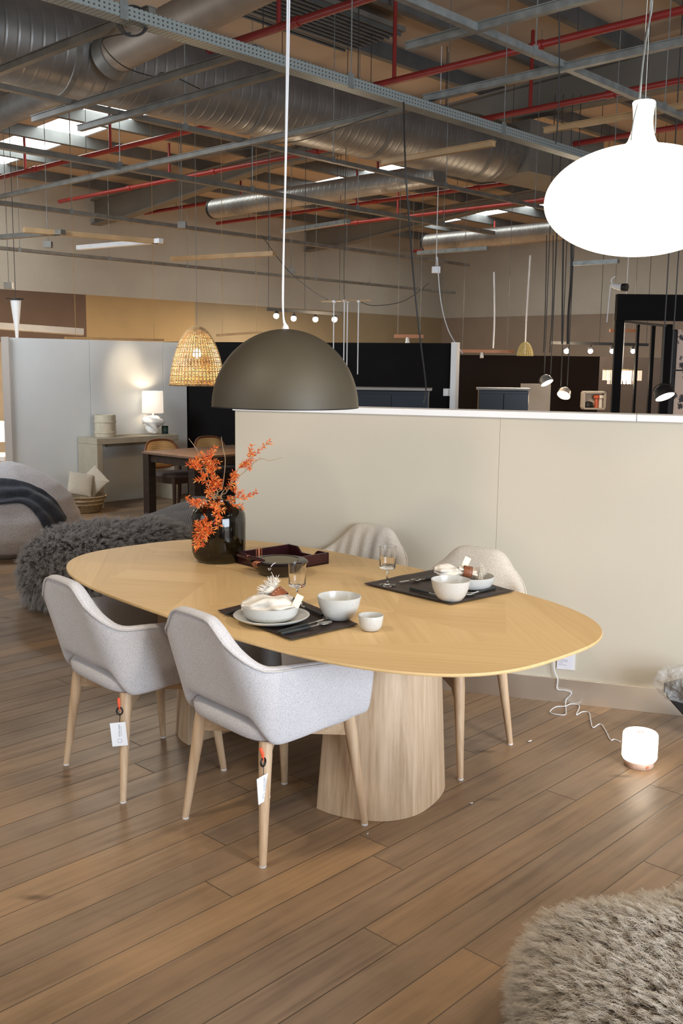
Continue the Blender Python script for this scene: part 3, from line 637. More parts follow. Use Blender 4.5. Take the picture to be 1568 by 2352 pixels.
# ------------------------------------------------------------------ pendants
pd = D(655, 935, 3.93); rim = pd.z; R_ = 338 / 2285 * 3.93 / 2
dm = thing('dome_pendant', 'large bronze half-dome pendant lamp hanging over the oval table', 'lamp', (pd.x, pd.y, rim))
q = MB(); prof = [(R_ * math.cos(a), R_ * 1.05 * math.sin(a)) for a in [i * PI / 2 / 28 for i in range(28)]] + [(.012, R_ * 1.05)]
prof = [(r, z) for r, z in prof]; q.lathe(prof + [(.0, R_ * 1.05)], 96)
q.build('shade', plain('bronze_dome_paint', (.075, .062, .040), .55, .2, .04), dm, angle=60)
q = MB(); q.lathe([(r * .985, z * .985 + .0005) for r, z in prof] + [(0, R_ * 1.03)], 96); q.build('shade_lining', plain('gilt_lining', (.75, .60, .35), .5), dm, angle=60)
q = MB(); q.lathe([(R_ * .985, 0), (R_ * 1.003, 0), (R_ * 1.003, .004), (R_ * .985, .004)], 96); q.build('rim', M['blackm'], dm)
q = MB(); q.lathe([(0, .10), (.02, .105), (.032, .13), (.03, .155), (.016, .18), (.014, .215), (0, .215)], 20); q.build('bulb', emit('warm_bulb', (1, .75, .42), 12), dm)
q = MB(); q.lathe([(.016, .21), (.016, .275), (0, .275)], 16); q.build('socket', M['blackm'], dm)
q = MB(); q.lathe([(.014, R_ * 1.05), (.011, R_ * 1.05 + .012), (.004, R_ * 1.05 + .02)], 16); q.build('cable_grip', M['cable'], dm)
q = MB(); top_ = 5.45 - rim
for o_, b_ in ((-.004, 0), (.004, .01)): q.tube(spline([(o_, 0, R_ * 1.05 + .01), (-.006 + o_ - b_, 0, R_ * 1.05 + .12), (.002 + o_ - b_ * .5, 0, 1.0), (.008 + o_, 0, 1.7), (.02 + o_, .02, top_)], 8), .0034, 8)
q.build('cable', M['cable'], dm)
# bottle lamp
bY = 3.30; bc = D(1466, 465, bY)
bl = thing('bottle_pendant', 'huge glowing white glass pendant lamp with bottle neck', 'lamp', bc)
q = MB(); rb, hb = 208 / 2285 * bY, 117 / 2285 * bY
prof = [(0, -hb)] + [(rb * math.cos(a), hb * math.sin(a) * (1.0 if a < 0 else 1.04)) for a in [-PI / 2 + .06 + i * (PI - .30) / 40 for i in range(41)]]
zt_ = prof[-1][1]; neck = [(.058, zt_ + .004), (.045, zt_ + .018), (.036, zt_ + .042), (.032, zt_ + .07), (.031, zt_ + .09), (.033, zt_ + .115), (.036, zt_ + .136), (.0335, zt_ + .140), (0, zt_ + .140)]
q.lathe(prof + neck, 96)
def opal():
    q = N('lit_opal_glass'); q.b.inputs['Base Color'].default_value = (.85, .83, .78, 1); q.b.inputs['Roughness'].default_value = .25
    q.b.inputs['Emission Color'].default_value = (1, .93, .80, 1); q.b.inputs['Emission Strength'].default_value = 2.4; return q.mat
q.build('glass_body', opal(), bl, angle=60)
nt = zt_ + .140
q = MB(); q.tube(spline([(.034, -.012, nt - .005), (.036, -.015, nt - .06), (.036, -.015, nt - .1)], 4), .002, 6); q.tube(spline([(-.02, -.02, nt + .006), (-.036, -.022, nt - .06), (-.040, -.02, nt - .13), (-.033, -.02, nt - .15), (-.028, -.018, nt - .135)], 6), .0022, 6)
q.build('wire_loop', M['galv'], bl)
q = MB()
for dx in (-.012, .004): q.tube([(dx, 0, nt), (dx * .6, 0, nt + .30), (.012, 0, 5.4 - bc.z)], .0013, 5)
q.tube(spline([(-.022, -.02, nt + .004), (-.01, -.01, nt + .16), (.008, 0, nt + .30), (.004, 0, nt + .5), (.012, 0, 5.4 - bc.z)], 6), .003, 6); q.build('suspension', M['galv'], bl)
q = MB()
for dx in (-.012, .004): q.lathe([(.003, nt), (.003, nt + .012), (0, nt + .012)], 8, (dx, 0, 0))
q.build('cable_stop', M['steel'], bl)
# wicker pendant
wY = 9.8; wb, wt = D(453, 884, wY), D(456, 750, wY); wh = wt.z - wb.z; wr = 62.5 / 2285 * wY
wk = thing('wicker_pendant', 'woven rattan bell-shaped pendant lamp glowing over the dark table', 'lamp', wb)
q = MB(); wp = lambda f: wr * (1 - .22 * f) * math.sqrt(max(0, 1 - (f ** 2.6) * .97))
nb = 46
for j in range(nb):
    a = 2 * PI * j / nb; q.tube([Vector((math.cos(a) * wp(i / 14), math.sin(a) * wp(i / 14), wh * i / 14)) for i in range(15)], .0062, 4)
q.build('ribs', plain('rattan_cane', (.72, .50, .25), .6, 0, .25, 25), wk)
q = MB()
for i in range(38):
    f = i / 38; q.tube([Vector((math.cos(a) * wp(f) * (1 + .018 * (-1) ** (j + i)), math.sin(a) * wp(f) * (1 + .018 * (-1) ** (j + i)), wh * f)) for j, a in enumerate([2 * PI * j / 92 for j in range(92)])], (.0040 if i % 3 else .0055) if i else .009, 4, closed=True)
q.build('weave', plain('rattan_weave', (.42, .25, .10), .65, 0, .4, 12), wk)
q = MB(); q.lathe([(0, .26), (.03, .27), (.04, .30), (.03, .34), (0, .36)], 16); q.build('bulb', emit('white_bulb', (1, .85, .62), 40), wk)
q = MB(); q.tube([(0, 0, .35), (0, 0, wh), (0, 0, wh + .03), (0, .01, 4.9 - wb.z)], .003, 5); q.build('cord', M['galvd'], wk)

# ------------------------------------------------------------------ fur poufs and bean bags
def furry(o, name, mat, count, kids, length, seed, clump=.5, rough=.02, grav=0, norm=.6, tang=(0, 0), root=.0016, rnd_f=.25):
    o.data.materials.append(mat)
    q = o.modifiers.new(name, 'PARTICLE_SYSTEM'); ps = o.particle_systems[-1]; s = ps.settings; ps.seed = seed
    s.type = 'HAIR'; s.count = count; s.hair_step = 5; s.emit_from = 'FACE'; s.use_emit_random = True; s.use_even_distribution = True
    s.use_advanced_hair = True; s.normal_factor = norm * length / 4; s.factor_random = rnd_f * length / 4
    s.object_align_factor = (tang[0] * length / 4, tang[1] * length / 4, -grav * length / 4)
    s.child_type = 'INTERPOLATED'; s.rendered_child_count = kids; s.child_percent = kids; s.child_length = 1; s.child_length_threshold = 0
    s.clump_factor = clump; s.clump_shape = -.1; s.roughness_1 = rough; s.roughness_1_size = .05; s.roughness_endpoint = rough * .8; s.roughness_2 = rough * 1.4; s.roughness_2_size = .2
    s.radius_scale = root; s.root_radius = 1; s.tip_radius = .15; s.material = len(o.data.materials); s.render_step = 4; s.display_step = 2
def lump(fn, nu=64, nv=32):                                 # closed blob from a function of longitude, latitude
    bs = [.0004, .003, .010, .024, .048] + [PI * i / nv for i in range(1, nv)] ; bs = bs + [PI - b for b in (.048, .024, .010, .003)]
    q = MB(); R = [[fn(2 * PI * j / nu, b) for j in range(nu)] for b in reversed(bs)]; q.rings(R); return q
# front right pouf
c0 = Z(1158, 2085, .30); e_ = (Z(1560, 2030, .34) - c0); ang = math.atan2(e_.y, e_.x) + .10
hw_ = .52; ctr = Vector((c0.x, c0.y, 0)) + Vector((math.cos(ang), math.sin(ang), 0)) * (hw_ + .01) + Vector((math.sin(ang), -math.cos(ang), 0)) * (hw_ - .02)
def fpf(a, b):
    p = sup(1, 1, 3.6, a); s = math.sin(b) ** .55; z = math.cos(b); zz = math.copysign(abs(z) ** .6, z)
    x, y = p[0] * s * hw_, p[1] * s * hw_
    dim = .06 * math.exp(-((x + .05) ** 2 + (y + .02) ** 2) / .03) - .03 * noise.noise(Vector((x * 5, y * 5, 2)))
    return Vector((x, y, 0.168 + zz * .158 - (dim if z > 0 else 0)))
fp = thing('fur_pouf', 'pale taupe long-fur floor pouf in the near right corner', 'pouf', ctr, ang)
o = lump(fpf).build('fur_cover', plain('taupe_hide', (.26, .21, .15), .9), fp, angle=180)
furry(o, 'fur', fur_mat('taupe_fur', (.055, .038, .026), (.27, .205, .135), (.66, .585, .48)), 42000, 7, .135, 3, .55, .006, .14, .22, (-.34, .16), .0014, .26)
# shaggy pouf behind the table
pf_c = Vector((-1.62, 6.72, 0))
def sp_(a, b):
    p = sup(1, 1, 2.6, a); s = math.sin(b) ** .6; z = math.cos(b); zz = math.copysign(abs(z) ** .7, z); x, y = p[0] * s * .55, p[1] * s * .36
    return Vector((x, y, .27 + zz * .25 + (.06 * x if z > 0 else 0) + .03 * noise.noise(Vector((x * 4, y * 4, 7)))))
sg_ = thing('fur_pouf', 'dark grey shaggy sheepskin pouf behind the left end of the table', 'pouf', pf_c, math.radians(20))
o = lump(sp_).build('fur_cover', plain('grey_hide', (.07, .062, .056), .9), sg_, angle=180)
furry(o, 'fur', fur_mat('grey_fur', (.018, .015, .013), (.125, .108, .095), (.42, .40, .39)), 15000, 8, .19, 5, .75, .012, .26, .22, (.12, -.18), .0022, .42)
# corduroy bean bag between
cb_ = Z(425, 1300, 0); cb_ = D(425, 1200, 8.0)
def cf(a, b):
    s = math.sin(b) ** .7; x, y = math.cos(a) * s * .52, math.sin(a) * s * .5; z = math.cos(b)
    return Vector((x, y, .25 + z * (.25 + .06 * math.cos(a - .4) * (z > 0)) + .02 * noise.noise(Vector((x * 3, y * 3, 1)))))
qm = N('grey_corduroy'); sx_ = qm.n('ShaderNodeSeparateXYZ'); qm.l(qm.coord(), sx_.inputs[0]); wv = qm.math('PINGPONG', qm.math('DIVIDE', sx_.outputs[0], .016), .5)
qm.l(qm.ramp(wv, [(.1, (.085, .078, .073)), (.45, (.19, .178, .168))]), qm.b.inputs['Base Color']); qm.b.inputs['Roughness'].default_value = .95; qm.bump(wv, .8, .004)
o = lump(cf).build('bean_bag', qm.mat, angle=180); o.location = (cb_.x + .05, 8.05, 0); tag(o, 'grey corduroy bean bag seen just above the table behind the vase', 'bean bag')
# big pale bean bag with navy throw
bb = Vector((-3.02, 8.55, 0))
PR = [(0, .50), (.06, .64), (.18, .71), (.32, .68), (.46, .58), (.58, .44), (.68, .28), (.75, .14), (.78, .03)]
def bf(a, b):
    f = 1 - b / PI; f = f * (len(PR) - 1); i = min(int(f), len(PR) - 2); t = f - i; z = PR[i][0] + (PR[i + 1][0] - PR[i][0]) * t; r = PR[i][1] + (PR[i + 1][1] - PR[i][1]) * t
    n = noise.noise(Vector((math.cos(a) * 2, math.sin(a) * 2, z * 4))); r *= 1 + .05 * n + .012 * math.sin(9 * a + z * 7)
    return Vector((math.cos(a) * r + .10 * z / .78, math.sin(a) * r * .95, z))
bbt = thing('bean_bag', 'big pale mauve-grey bean bag at the left edge with a navy throw', 'bean bag', bb)
bag = lump(bf, 96, 48).build('cover', fabric('pale_velour', (.33, .295, .285), (.52, .48, .475), 120, .3), bbt, angle=180)
from mathutils.bvhtree import BVHTree
bv = BVHTree.FromPolygons([v.co + bb for v in bag.data.vertices], [tuple(p.vertices) for p in bag.data.polygons])
up = [(-150, 1120), (-70, 1103), (0, 1104), (50, 1112), (95, 1130), (130, 1156), (150, 1190)]; lo_ = [(-150, 1175), (-70, 1168), (0, 1163), (50, 1160), (78, 1180), (98, 1212), (112, 1240)]
us_, ls_ = spline([(x, y, 0) for x, y in up], 6), spline([(x, y, 0) for x, y in lo_], 6); nr = 12; rows = []
for a, b in zip(us_, ls_):
    row = []
    for k2 in range(nr + 1):
        t = a.lerp(b, k2 / nr); h = bv.ray_cast(O0, ray(t.x, t.y).normalized())
        if h[0] is None: p = bv.find_nearest(D(t.x, t.y, 8.1)); h = (p[0], p[1])
        n = h[1] if h[1].y < 0 else -h[1]; k3 = k2 / nr; row.append(h[0] + n * (.018 + .022 * abs(noise.noise(Vector((t.x * .03, t.y * .05, 1)))) + .012 * math.sin(k3 * 14 + t.x * .03)))
    rows.append(row)
q = MB(); n_ = nr + 1; q.add([p for r in rows for p in r], [(i * n_ + j, (i + 1) * n_ + j, (i + 1) * n_ + j + 1, i * n_ + j + 1) for i in range(len(rows) - 1) for j in range(nr)])
tag(q.build('throw', fabric('navy_wool', (.020, .022, .029), (.045, .048, .060), 90, .8), solid=.02, sub=1, angle=180), 'dark navy wool throw draped over the pale bean bag', 'throw')

# ------------------------------------------------------------------ drum lamp, cord, sign, wrapped chair
pl = Z(1466.5, 1757, 0); rl = 41.5 / 2285 * pl.y / cp
dl_ = thing('drum_lamp', 'small glowing white drum lamp on wood base standing on the floor', 'lamp', pl)
q = MB(); q.lathe([(rl * .80, 0), (rl * .83, .003), (rl * .83, .024), (rl * .80, .027), (0, .027)], 48); q.build('base', wood('lamp_base_wood', (.45, .28, .20), (.62, .44, .34), 'X'), dl_)
q = MB(); q.lathe([(rl * .78, .027), (rl * .93, .030), (rl, .040), (rl, .128), (rl * .985, .138), (rl * .93, .144), (0, .1455)], 64); q.build('shade', emit('lit_white_shade', (1, .90, .72), 2.2), dl_, angle=50)
q = MB(); q.tube([(rl * .14 * math.cos(a), rl * .14 * math.sin(a), .1462) for a in [i * PI / 10 for i in range(20)]], .0013, 5, closed=True); q.build('touch_ring', M['inlay'], dl_)
q = MB(); kd = Vector((.30, -.95, 0)).normalized() * rl * .83; q.lathe([(.006, -.004), (.006, .004), (0, .004)], 14); kn = q.build('knob', M['inlay'], dl_); kn.rotation_euler = (PI / 2, 0, .3); kn.location = (kd.x, kd.y, .013)
def wallpt(x, y): return PL(x, y, DP + DN * .022, DN)
cpx = [(1271, 1500), (1272, 1536), (1280, 1560), (1279, 1582), (1296, 1585), (1311, 1590), (1308, 1598), (1300, 1606)]
pts = [wallpt(*p) for p in cpx] + [Z(x, y, .004) for x, y in ((1298, 1620), (1299, 1630), (1296, 1642), (1263, 1637), (1275, 1624), (1298, 1622), (1310, 1617), (1328, 1619), (1329, 1628), (1323, 1642), (1337, 1635), (1352, 1637), (1356, 1655), (1361, 1671), (1378, 1663), (1390, 1678), (1401, 1699), (1410, 1698), (1424, 1703))]
q = MB(); q.tube(spline(pts, 5), .0028, 6); tag(q.build('power_cord', M['cable']), 'thin white cord looping across the floor to the drum lamp', 'cord')
# outlet and price card on the divider
def wallframe(x, y):
    p = PL(x, y, DP, DN); return p, math.atan2(DD.y, DD.x)
p, a = wallframe(1270, 1497); so = thing('wall_socket', 'white wall socket low on the divider where the lamp cord plugs in', 'socket', p, a)
q = MB(); q.box((0, -.005, 0), (.075, .010, .075)); q.build('plate', M['socketw'], so, smooth=False, bevel=.003)
q = MB(); q.lathe([(.018, 0), (.016, .026), (0, .028)], 20); o = q.build('plug', M['socketw'], so); o.rotation_euler = (PI / 2, 0, 0); o.location = (.004, -.008, -.01)
p, a = wallframe(1297, 1515); pc_ = thing('price_card', 'white price card in a clear holder low on the divider', 'card', p, a)
q = MB(); q.box((.006, -.003, .004), (.088, .004, .105)); q.build('holder', M['socketw'], pc_, smooth=False)
q = MB(); q.box((0, -.006, .006), (.074, .001, .092)); cd = q.build('card', plain('lilac_card', (.70, .68, .74), .6, 0, .01), pc_, smooth=False)
q = MB()
for i, (w, x0) in enumerate(((.016, -.03), (.036, -.03), (.040, -.03), (.018, -.03), (.0, 0), (.044, -.03), (.048, -.03), (.022, -.03), (.040, -.03))):
    if w: q.box((x0 + w / 2, -.0068, .042 - i * .0085), (w, .0005, .0032 if i not in (0, 5) else .0045))
q.build('print', M['print'], cd, smooth=False)
for x, y, a, lb_ in ((1215, 1703, .6, 'white paper scrap on the floor between far chair leg and drum lamp'), (1082, 1846, .2, 'tiny pale paper scrap on floor right of the near pedestal'), (843, 1917, 1.2, 'tiny pale scrap on floor below the near pedestal')):
    p = Z(x, y, .0); q = MB(); w_ = .022 if y < 1800 else .011; q.grid(lambda u, v: Vector(((u - .5) * w_, (v - .5) * w_ * .5, .0015 + .004 * abs(u - .5) + .002 * math.sin(v * 5))), 6, 4); o = q.build('paper_scrap', M['paper'], solid=.0006); o.location = p; o.rotation_euler.z = a; tag(o, lb_, 'scrap')
# plastic wrapped dark chair at the right edge
bx = Z(1568, 1692, 0)
wc = thing('wrapped_lounger', 'dark frame corner wrapped in clear plastic at the right edge', 'furniture', (bx.x + .02, bx.y + .05, 0))
q = MB(); q.beam((-.075, 0, .20), (.09, -.05, .02), .07, .05); q.beam((-.075, 0, .20), (.5, .25, .26), .09, .05); q.beam((.09, -.05, .018), (.5, .1, .018), .07, .036); q.build('frame', M['blackm'], wc, smooth=False, bevel=.006)
def plas(a, b):
    s = math.sin(b); x, y, z = math.cos(a) * s * .13, math.sin(a) * s * .12, math.cos(b) * .085; n = noise.noise(Vector((x * 16, y * 16, z * 16))) * .045 + noise.noise(Vector((x * 40, y * 40, z * 40))) * .02
    return Vector((x * (1 + n * 6) + .0, y * (1 + n * 6), .235 + z * (1 + n * 5)))
pm = N('crumpled_clear_plastic'); pm.b.inputs['Roughness'].default_value = .12; pm.b.inputs['Alpha'].default_value = .30; pm.b.inputs['Base Color'].default_value = (.8, .8, .78, 1); pm.bump(pm.noise(pm.coord(), 45, 3), 1, .02)
lump(plas, 48, 24).build('plastic_wrap', pm.mat, wc, angle=25)

# ------------------------------------------------------------------ far left: console and dining set
fl, bk = Vector((-2.765, 10.945, 0)), Vector((-.743, .669, 0))
ca = math.atan2(.743, .669); CL, CD, CH = 1.16, .38, .79
FL = Z(222, 1008, CH); FL = Vector((FL.x, FL.y, 0))
con = thing('console_table', 'beige slab console table against the white display wall', 'console', FL, ca)
cm = plain('console_limed_oak', (.40, .345, .255), .6, 0, .07, 8)
q = MB(); q.box((CL / 2, CD / 2, CH - .035), (CL, CD, .07)); q.build('top', cm, con, smooth=False, bevel=.006)
for x in (.04, CL - .04): q = MB(); q.box((x, CD / 2, (CH - .07) / 2), (.08, CD, CH - .07)); q.build('leg', cm, con, smooth=False, bevel=.006)
q = MB(); q.box((CL - .45, CD - .04, CH - .10), (.7, .05, .06)); q.build('back_rail', cm, con, smooth=False)
def onc(x, y, z): c, s = math.cos(ca), math.sin(ca); return FL + Vector((c * x - s * y, s * x + c * y, z))
def con_at(px, d): # along-console position for a picture column
    pl_ = onc(0, d, 0); pt = PL(px, 950, pl_, -bk); return onc((pt - pl_).dot(K1) if 0 else (pt - pl_).dot(Vector((math.cos(ca), math.sin(ca), 0))), d, CH + .001)
pbx = con_at(241, .2); rbx = 24 / 2285 * pbx.y
bxm = plain('bone_basket', (.52, .46, .34), .7, 0, .06, 20)
bx_ = thing('drum_basket', 'bone coloured round lidded box with two belts on the console', 'box', pbx)
q = MB(); q.lathe([(0, 0), (rbx * .97, 0), (rbx, .01), (rbx, .245), (rbx * .98, .252), (rbx * .94, .25), (rbx * .94, .23), (0, .23)], 40); q.build('body', bxm, bx_)
for z in (.055, .175): q = MB(); q.lathe([(rbx, z - .012), (rbx * 1.06, z - .009), (rbx * 1.06, z + .009), (rbx, z + .012)], 40); q.build('belt', bxm, bx_)
plm = con_at(351, .19); tl = thing('table_lamp', 'white bust table lamp with lit drum shade on the console', 'lamp', plm)
rs = 24 / 2285 * plm.y; s0 = 49 / 2285 * plm.y; s1_ = s0 + 50 / 2285 * plm.y
q = MB(); q.lathe([(rs, s0), (rs * .97, s1_)], 40); 
shm = N('lit_linen_shade'); shm.b.inputs['Base Color'].default_value = (.8, .74, .66, 1); shm.b.inputs['Emission Color'].default_value = (1, .86, .70, 1); shm.b.inputs['Emission Strength'].default_value = .75
sh = MB(); sh.lathe([(rs, s0), (rs * .98, s1_)], 40); sh.f = sh.f[:-2]; sh.m = sh.m[:-2]; sh.build('shade', shm.mat, tl, solid=.004)
q = MB(); q.lathe([(0, s0 + .06), (.03, s0 + .08), (.035, s0 + .11), (.015, s0 + .14), (0, s0 + .14)], 16); q.build('bulb', emit('lamp_bulb', (1, .82, .6), 14), tl)
def bust(a, b):
    s = math.sin(b) ** .7; z = math.cos(b); r = .075 + .022 * math.sin(3 * a + z * 6) * (abs(z) < .8) + .02 * (z > .2)
    return Vector((math.cos(a) * s * r * (1 + .35 * (z > -.1)), math.sin(a) * s * r, .112 + z * .112))
lump(bust, 40, 24).build('bust_base', plain('white_ceramic', (.78, .75, .70), .3), tl, angle=180)
q = MB(); q.tube([(0, 0, .21), (0, 0, s0 + .07)], .012, 10); q.build('stem', M['white'], tl)
pcn = con_at(378, .16); cn = thing('candle_jar', 'small dark green candle jar next to the bust lamp', 'candle', pcn)
rc = 7.5 / 2285 * pcn.y; q = MB(); q.lathe([(0, 0), (rc, 0), (rc, .095), (rc * .92, .095), (rc * .9, .06), (0, .06)], 28); q.build('jar', plain('green_glass', (.01, .03, .022), .15), cn)
q = MB(); q.lathe([(rc * 1.01, .025), (rc * 1.01, .07)], 28); q.f = q.f[:-2]; q.m = q.m[:-2]; q.build('band', plain('green_label', (.02, .045, .035), .6), cn)
def on_white(name, x, y, w, h, label, cat):
    p = PL(x, y, WP, K2); t = thing(name, label, cat, p, A1)
    q = MB(); q.box((0, -.008, 0), (w, .016, h)); q.build('plate', M['socketw'], t, smooth=False, bevel=.004)
    q = MB(); q.box((0, -.018, -.012), (w * .5, .004, w * .5)); q.build('insert', M['white'], t, smooth=False)
on_white('wall_switch', 238, 1028, .07, .095, 'white socket plate on display wall seen under the console', 'socket')
on_white('wall_switch', 332, 961, .06, .09, 'white switch plate on display wall beside the bust lamp', 'switch')
# basket with cushions
pk = Z(178, 1183, 0); bkm = plain('seagrass_basket', (.27, .195, .11), .75, 0, .3, 40)
bs_ = thing('floor_basket', 'shallow tan ribbed basket on the floor before the console', 'basket', (pk.x, pk.y + .25, 0))
q = MB(); q.lathe([(0, 0), (.17, 0), (.19, .02), (.215, .09), (.228, .095), (.222, .115), (.235, .13), (.248, .137), (.24, .155), (.25, .175), (.262, .182), (.25, .19), (.235, .15), (.18, .03), (0, .02)], 48); q.build('body', bkm, bs_, angle=50)
q = MB(); q.box((-.235, .02, .215), (.03, .16, .035)); q.build('handle', bkm, bs_, smooth=False, bevel=.008)
def cushion(p, sz, rx, rz, label, lean=0):
    def fn(a, b):
        s = math.sin(b); z = math.cos(b); x, y = sup(1, 1, 6, a); pin = 1 + .12 * (abs(math.cos(2 * a + PI / 2)) ** 6)
        return Vector((x * s * sz * pin, z * sz * .30 * (1 - .75 * abs(math.sin(2 * a)) ** 2 * s ** 4), y * s * sz * pin))
    o = lump(fn, 48, 24).build('cushion', fabric('beige_linen', (.42, .36, .27), (.56, .49, .39), 150, .4), angle=180)
    o.location = p; o.rotation_euler = (rx, lean, rz); tag(o, label, 'cushion')
cushion(Vector((pk.x - .02, pk.y + .22, .31)), .130, -.45, .35, 'pale beige cushion standing in front inside the floor basket', .2)
cushion(Vector((pk.x + .10, pk.y + .36, .33)), .125, -.3, -.35, 'pale beige cushion turned on its point behind the other in the basket', .75)
# dark dining table
TH = .72; t1, t2 = Z(325, 1037, TH), Z(446, 1050, TH); ax = K1; d2 = (t2 - t1); tw = d2.length; TL = 1.62
dw = wood('dark_walnut', (.018, .010, .007), (.040, .024, .016), 'X'); dtop = wood('walnut_top', (.13, .075, .045), (.20, .12, .075), 'X', .6)
da = math.atan2(d2.y, d2.x) + PI / 2; dt = thing('dark_table', 'dark walnut dining table with cane chairs by the black wall', 'table', (t2.x, t2.y, 0), da)
q = MB(); q.box((TL / 2, tw / 2, TH - .012), (TL, tw, .024)); q.build('tabletop', dtop, dt, smooth=False, bevel=.003)
q = MB()
for y in (.05, tw - .05): q.box((TL / 2, y, TH - .065), (TL - .06, .03, .08))
for x in (.05, TL - .05): q.box((x, tw / 2, TH - .065), (.03, tw - .06, .08))
q.build('apron', dw, dt, smooth=False)
for x in (.055, TL - .055):
    for y in (.055, tw - .055): q = MB(); q.box((x, y, (TH - .024) / 2), (.095, .095, TH - .024)); q.build('leg', dw, dt, smooth=False, bevel=.004)
def cane_mat():
    q = N('cane_webbing'); s = q.n('ShaderNodeSeparateXYZ'); q.l(q.coord(), s.inputs[0])
    a = q.math('PINGPONG', q.math('DIVIDE', s.outputs[0], .020), .5); b = q.math('PINGPONG', q.math('DIVIDE', s.outputs[2], .020), .5)
    h = q.math('MULTIPLY', q.math('GREATER_THAN', a, .30), q.math('GREATER_THAN', b, .30))
    q.l(q.ramp(h, [(0, (.62, .40, .17)), (1, (.16, .09, .04))]), q.b.inputs['Base Color']); q.b.inputs['Roughness'].default_value = .6; return q.mat
cane = cane_mat(); cfr = wood('chestnut_frame', (.10, .035, .014), (.20, .075, .03), 'X'); cdk = wood('brown_chair_wood', (.030, .014, .008), (.07, .032, .018), 'Z')
def cane_chair(label):
    t = thing('cane_chair', label, 'chair')
    zb, ztp = .50, .80; w = .235
    def back(x, z): return Vector((x, -.225 - .05 * (1 - (x / w) ** 2) + .0 - (z - .5) * .16, z))
    out = [(-.20, .53), (-.235, .62), (-.225, .70), (-.17, .775), (-.08, .80), (.08, .80), (.17, .775), (.225, .70), (.235, .62), (.20, .53), (.08, .505), (-.08, .505)]
    S = spline([Vector((x, 0, z)) for x, z in out + [out[0]]], 6)[:-1]
    q = MB(); q.tube([back(p.x, p.z) for p in S], .013, 8, closed=True); q.build('back_frame', cfr, t)
    c = Vector((0, 0, .65)); q = MB(); n = len(S); q.add([back(p.x, p.z) for p in S] + [back((p.x - c.x) * .5, c.z + (p.z - c.z) * .5) for p in S] + [back(0, .65)], [(i, (i + 1) % n, n + (i + 1) % n, n + i) for i in range(n)] + [(n + i, n + (i + 1) % n, 2 * n) for i in range(n)]); q.build('cane_panel', cane, t, solid=.004)
    q = MB(); q.rings([[Vector((*sup(.225 * s, .215 * s, 4, 2 * PI * i / 40), z)) for i in range(40)] for z, s in ((.425, .92), (.43, .99), (.455, 1), (.47, .93), (.474, .6))]); q.build('seat', plain('brown_seat_fabric', (.085, .06, .05), .9), t, angle=180)
    q = MB()
    for sy in (-1, 1): q.beam((-.2, sy * .195, .40), (.2, sy * .195, .40), .03, .06)
    for sx in (-1, 1): q.beam((sx * .2, -.195, .40), (sx * .2, .195, .40), .03, .06)
    q.build('seat_frame', cdk, t, smooth=False, bevel=.004)
    for sx in (-1, 1):
        q = MB(); q.tube([(sx * .205, .19, .44), (sx * .21, .20, .2), (sx * .215, .205, 0)], [.022, .019, .013], 10); q.build('leg', cdk, t)
        q = MB(); q.tube([(sx * .222, -.245, .64), (sx * .212, -.21, .44), (sx * .212, -.225, .2), (sx * .22, -.265, 0)], [.013, .021, .02, .013], 10); q.build('leg', cdk, t)
    return t
def ontab(x, y): c, s = math.cos(da), math.sin(da); return Vector((t2.x + c * x - s * y, t2.y + s * x + c * y, 0))
cc1 = cane_chair('cane-backed chair behind the dark table, beside the console'); cc1.location = ontab(.46, tw - .02); cc1.rotation_euler.z = da + PI
cc2 = copy_tree(cc1); cc2.location = ontab(1.16, tw - .02); cc2['label'] = 'cane-backed chair behind the dark table against the black wall'
cc3 = copy_tree(cc1); cc3.location = ontab(.95, -.13); cc3.rotation_euler.z = da; cc3['label'] = 'cane-backed chair on near side of the dark table, cut off by the divider'

# ------------------------------------------------------------------ far left bits above and beside the display wall
p = D(36, 688, 11.9); tc_ = thing('trumpet_pendant', 'white trumpet-shaped pendant with flat black collar at far left', 'lamp', (p.x, p.y, 0))
zb = D(40, 776, 11.9).z
q = MB(); q.lathe([(.018, zb), (.024, zb + .1), (.042, zb + .25), (.062, p.z - .01), (0, p.z - .01)], 32); q.build('cone', M['white'], tc_)
q = MB(); q.lathe([(0, p.z - .008), (.112, p.z), (.112, p.z + .01), (0, p.z + .014)], 32); q.build('collar', M['blackm'], tc_)
q = MB(); q.tube([(0, 0, p.z), (0, 0, 4.9)], .004, 6); q.build('rod', M['rubber'], tc_)
a_, b_ = D(-60, 745, 13.2), D(191, 763, 13.6); q = MB(); q.beam(a_, b_, .5, .085); tag(q.build('light_shelf', plain('shelf_grey', (.42, .38, .33), .6), smooth=False, bevel=.004), 'long white hanging light shelf behind the display wall at far left', 'shelf')
a_, b_ = D(-40, 768, 13.0), D(55, 768, 13.0)
tl2 = D(0, 1043, 12.2); wt_ = thing('white_table', 'sliver of a lit white table past the display wall edge', 'table', (tl2.x - .35, 12.2, 0))
q = MB(); q.box((0, 0, tl2.z - .03), (1.0, .6, .05)); q.build('tabletop', M['white'], wt_, smooth=False)
for x in (-.4, .37): 
    for y in (-.2, .2): q = MB(); q.tube([(x * .9, y, tl2.z - .05), (x, y, 0)], [.02, .014], 8); q.build('leg', M['tin'], wt_)
ls = D(-6, 990, 12.5); hs = thing('shade_pendant', 'glowing pleated lampshade past the display wall edge', 'lamp', (ls.x, 12.5, ls.z))
sh = MB(); sh.lathe([(.19, -.125), (.115, .12)], 32); sh.f = sh.f[:-2]; sh.m = sh.m[:-2]; sh.build('shade', emit('lit_cream_shade', (1, .80, .6), 1.0), hs, solid=.004)
q = MB(); q.tube([(0, 0, .12), (0, 0, 4.95 - ls.z)], .003, 5); q.build('cord', M['cable'], hs)
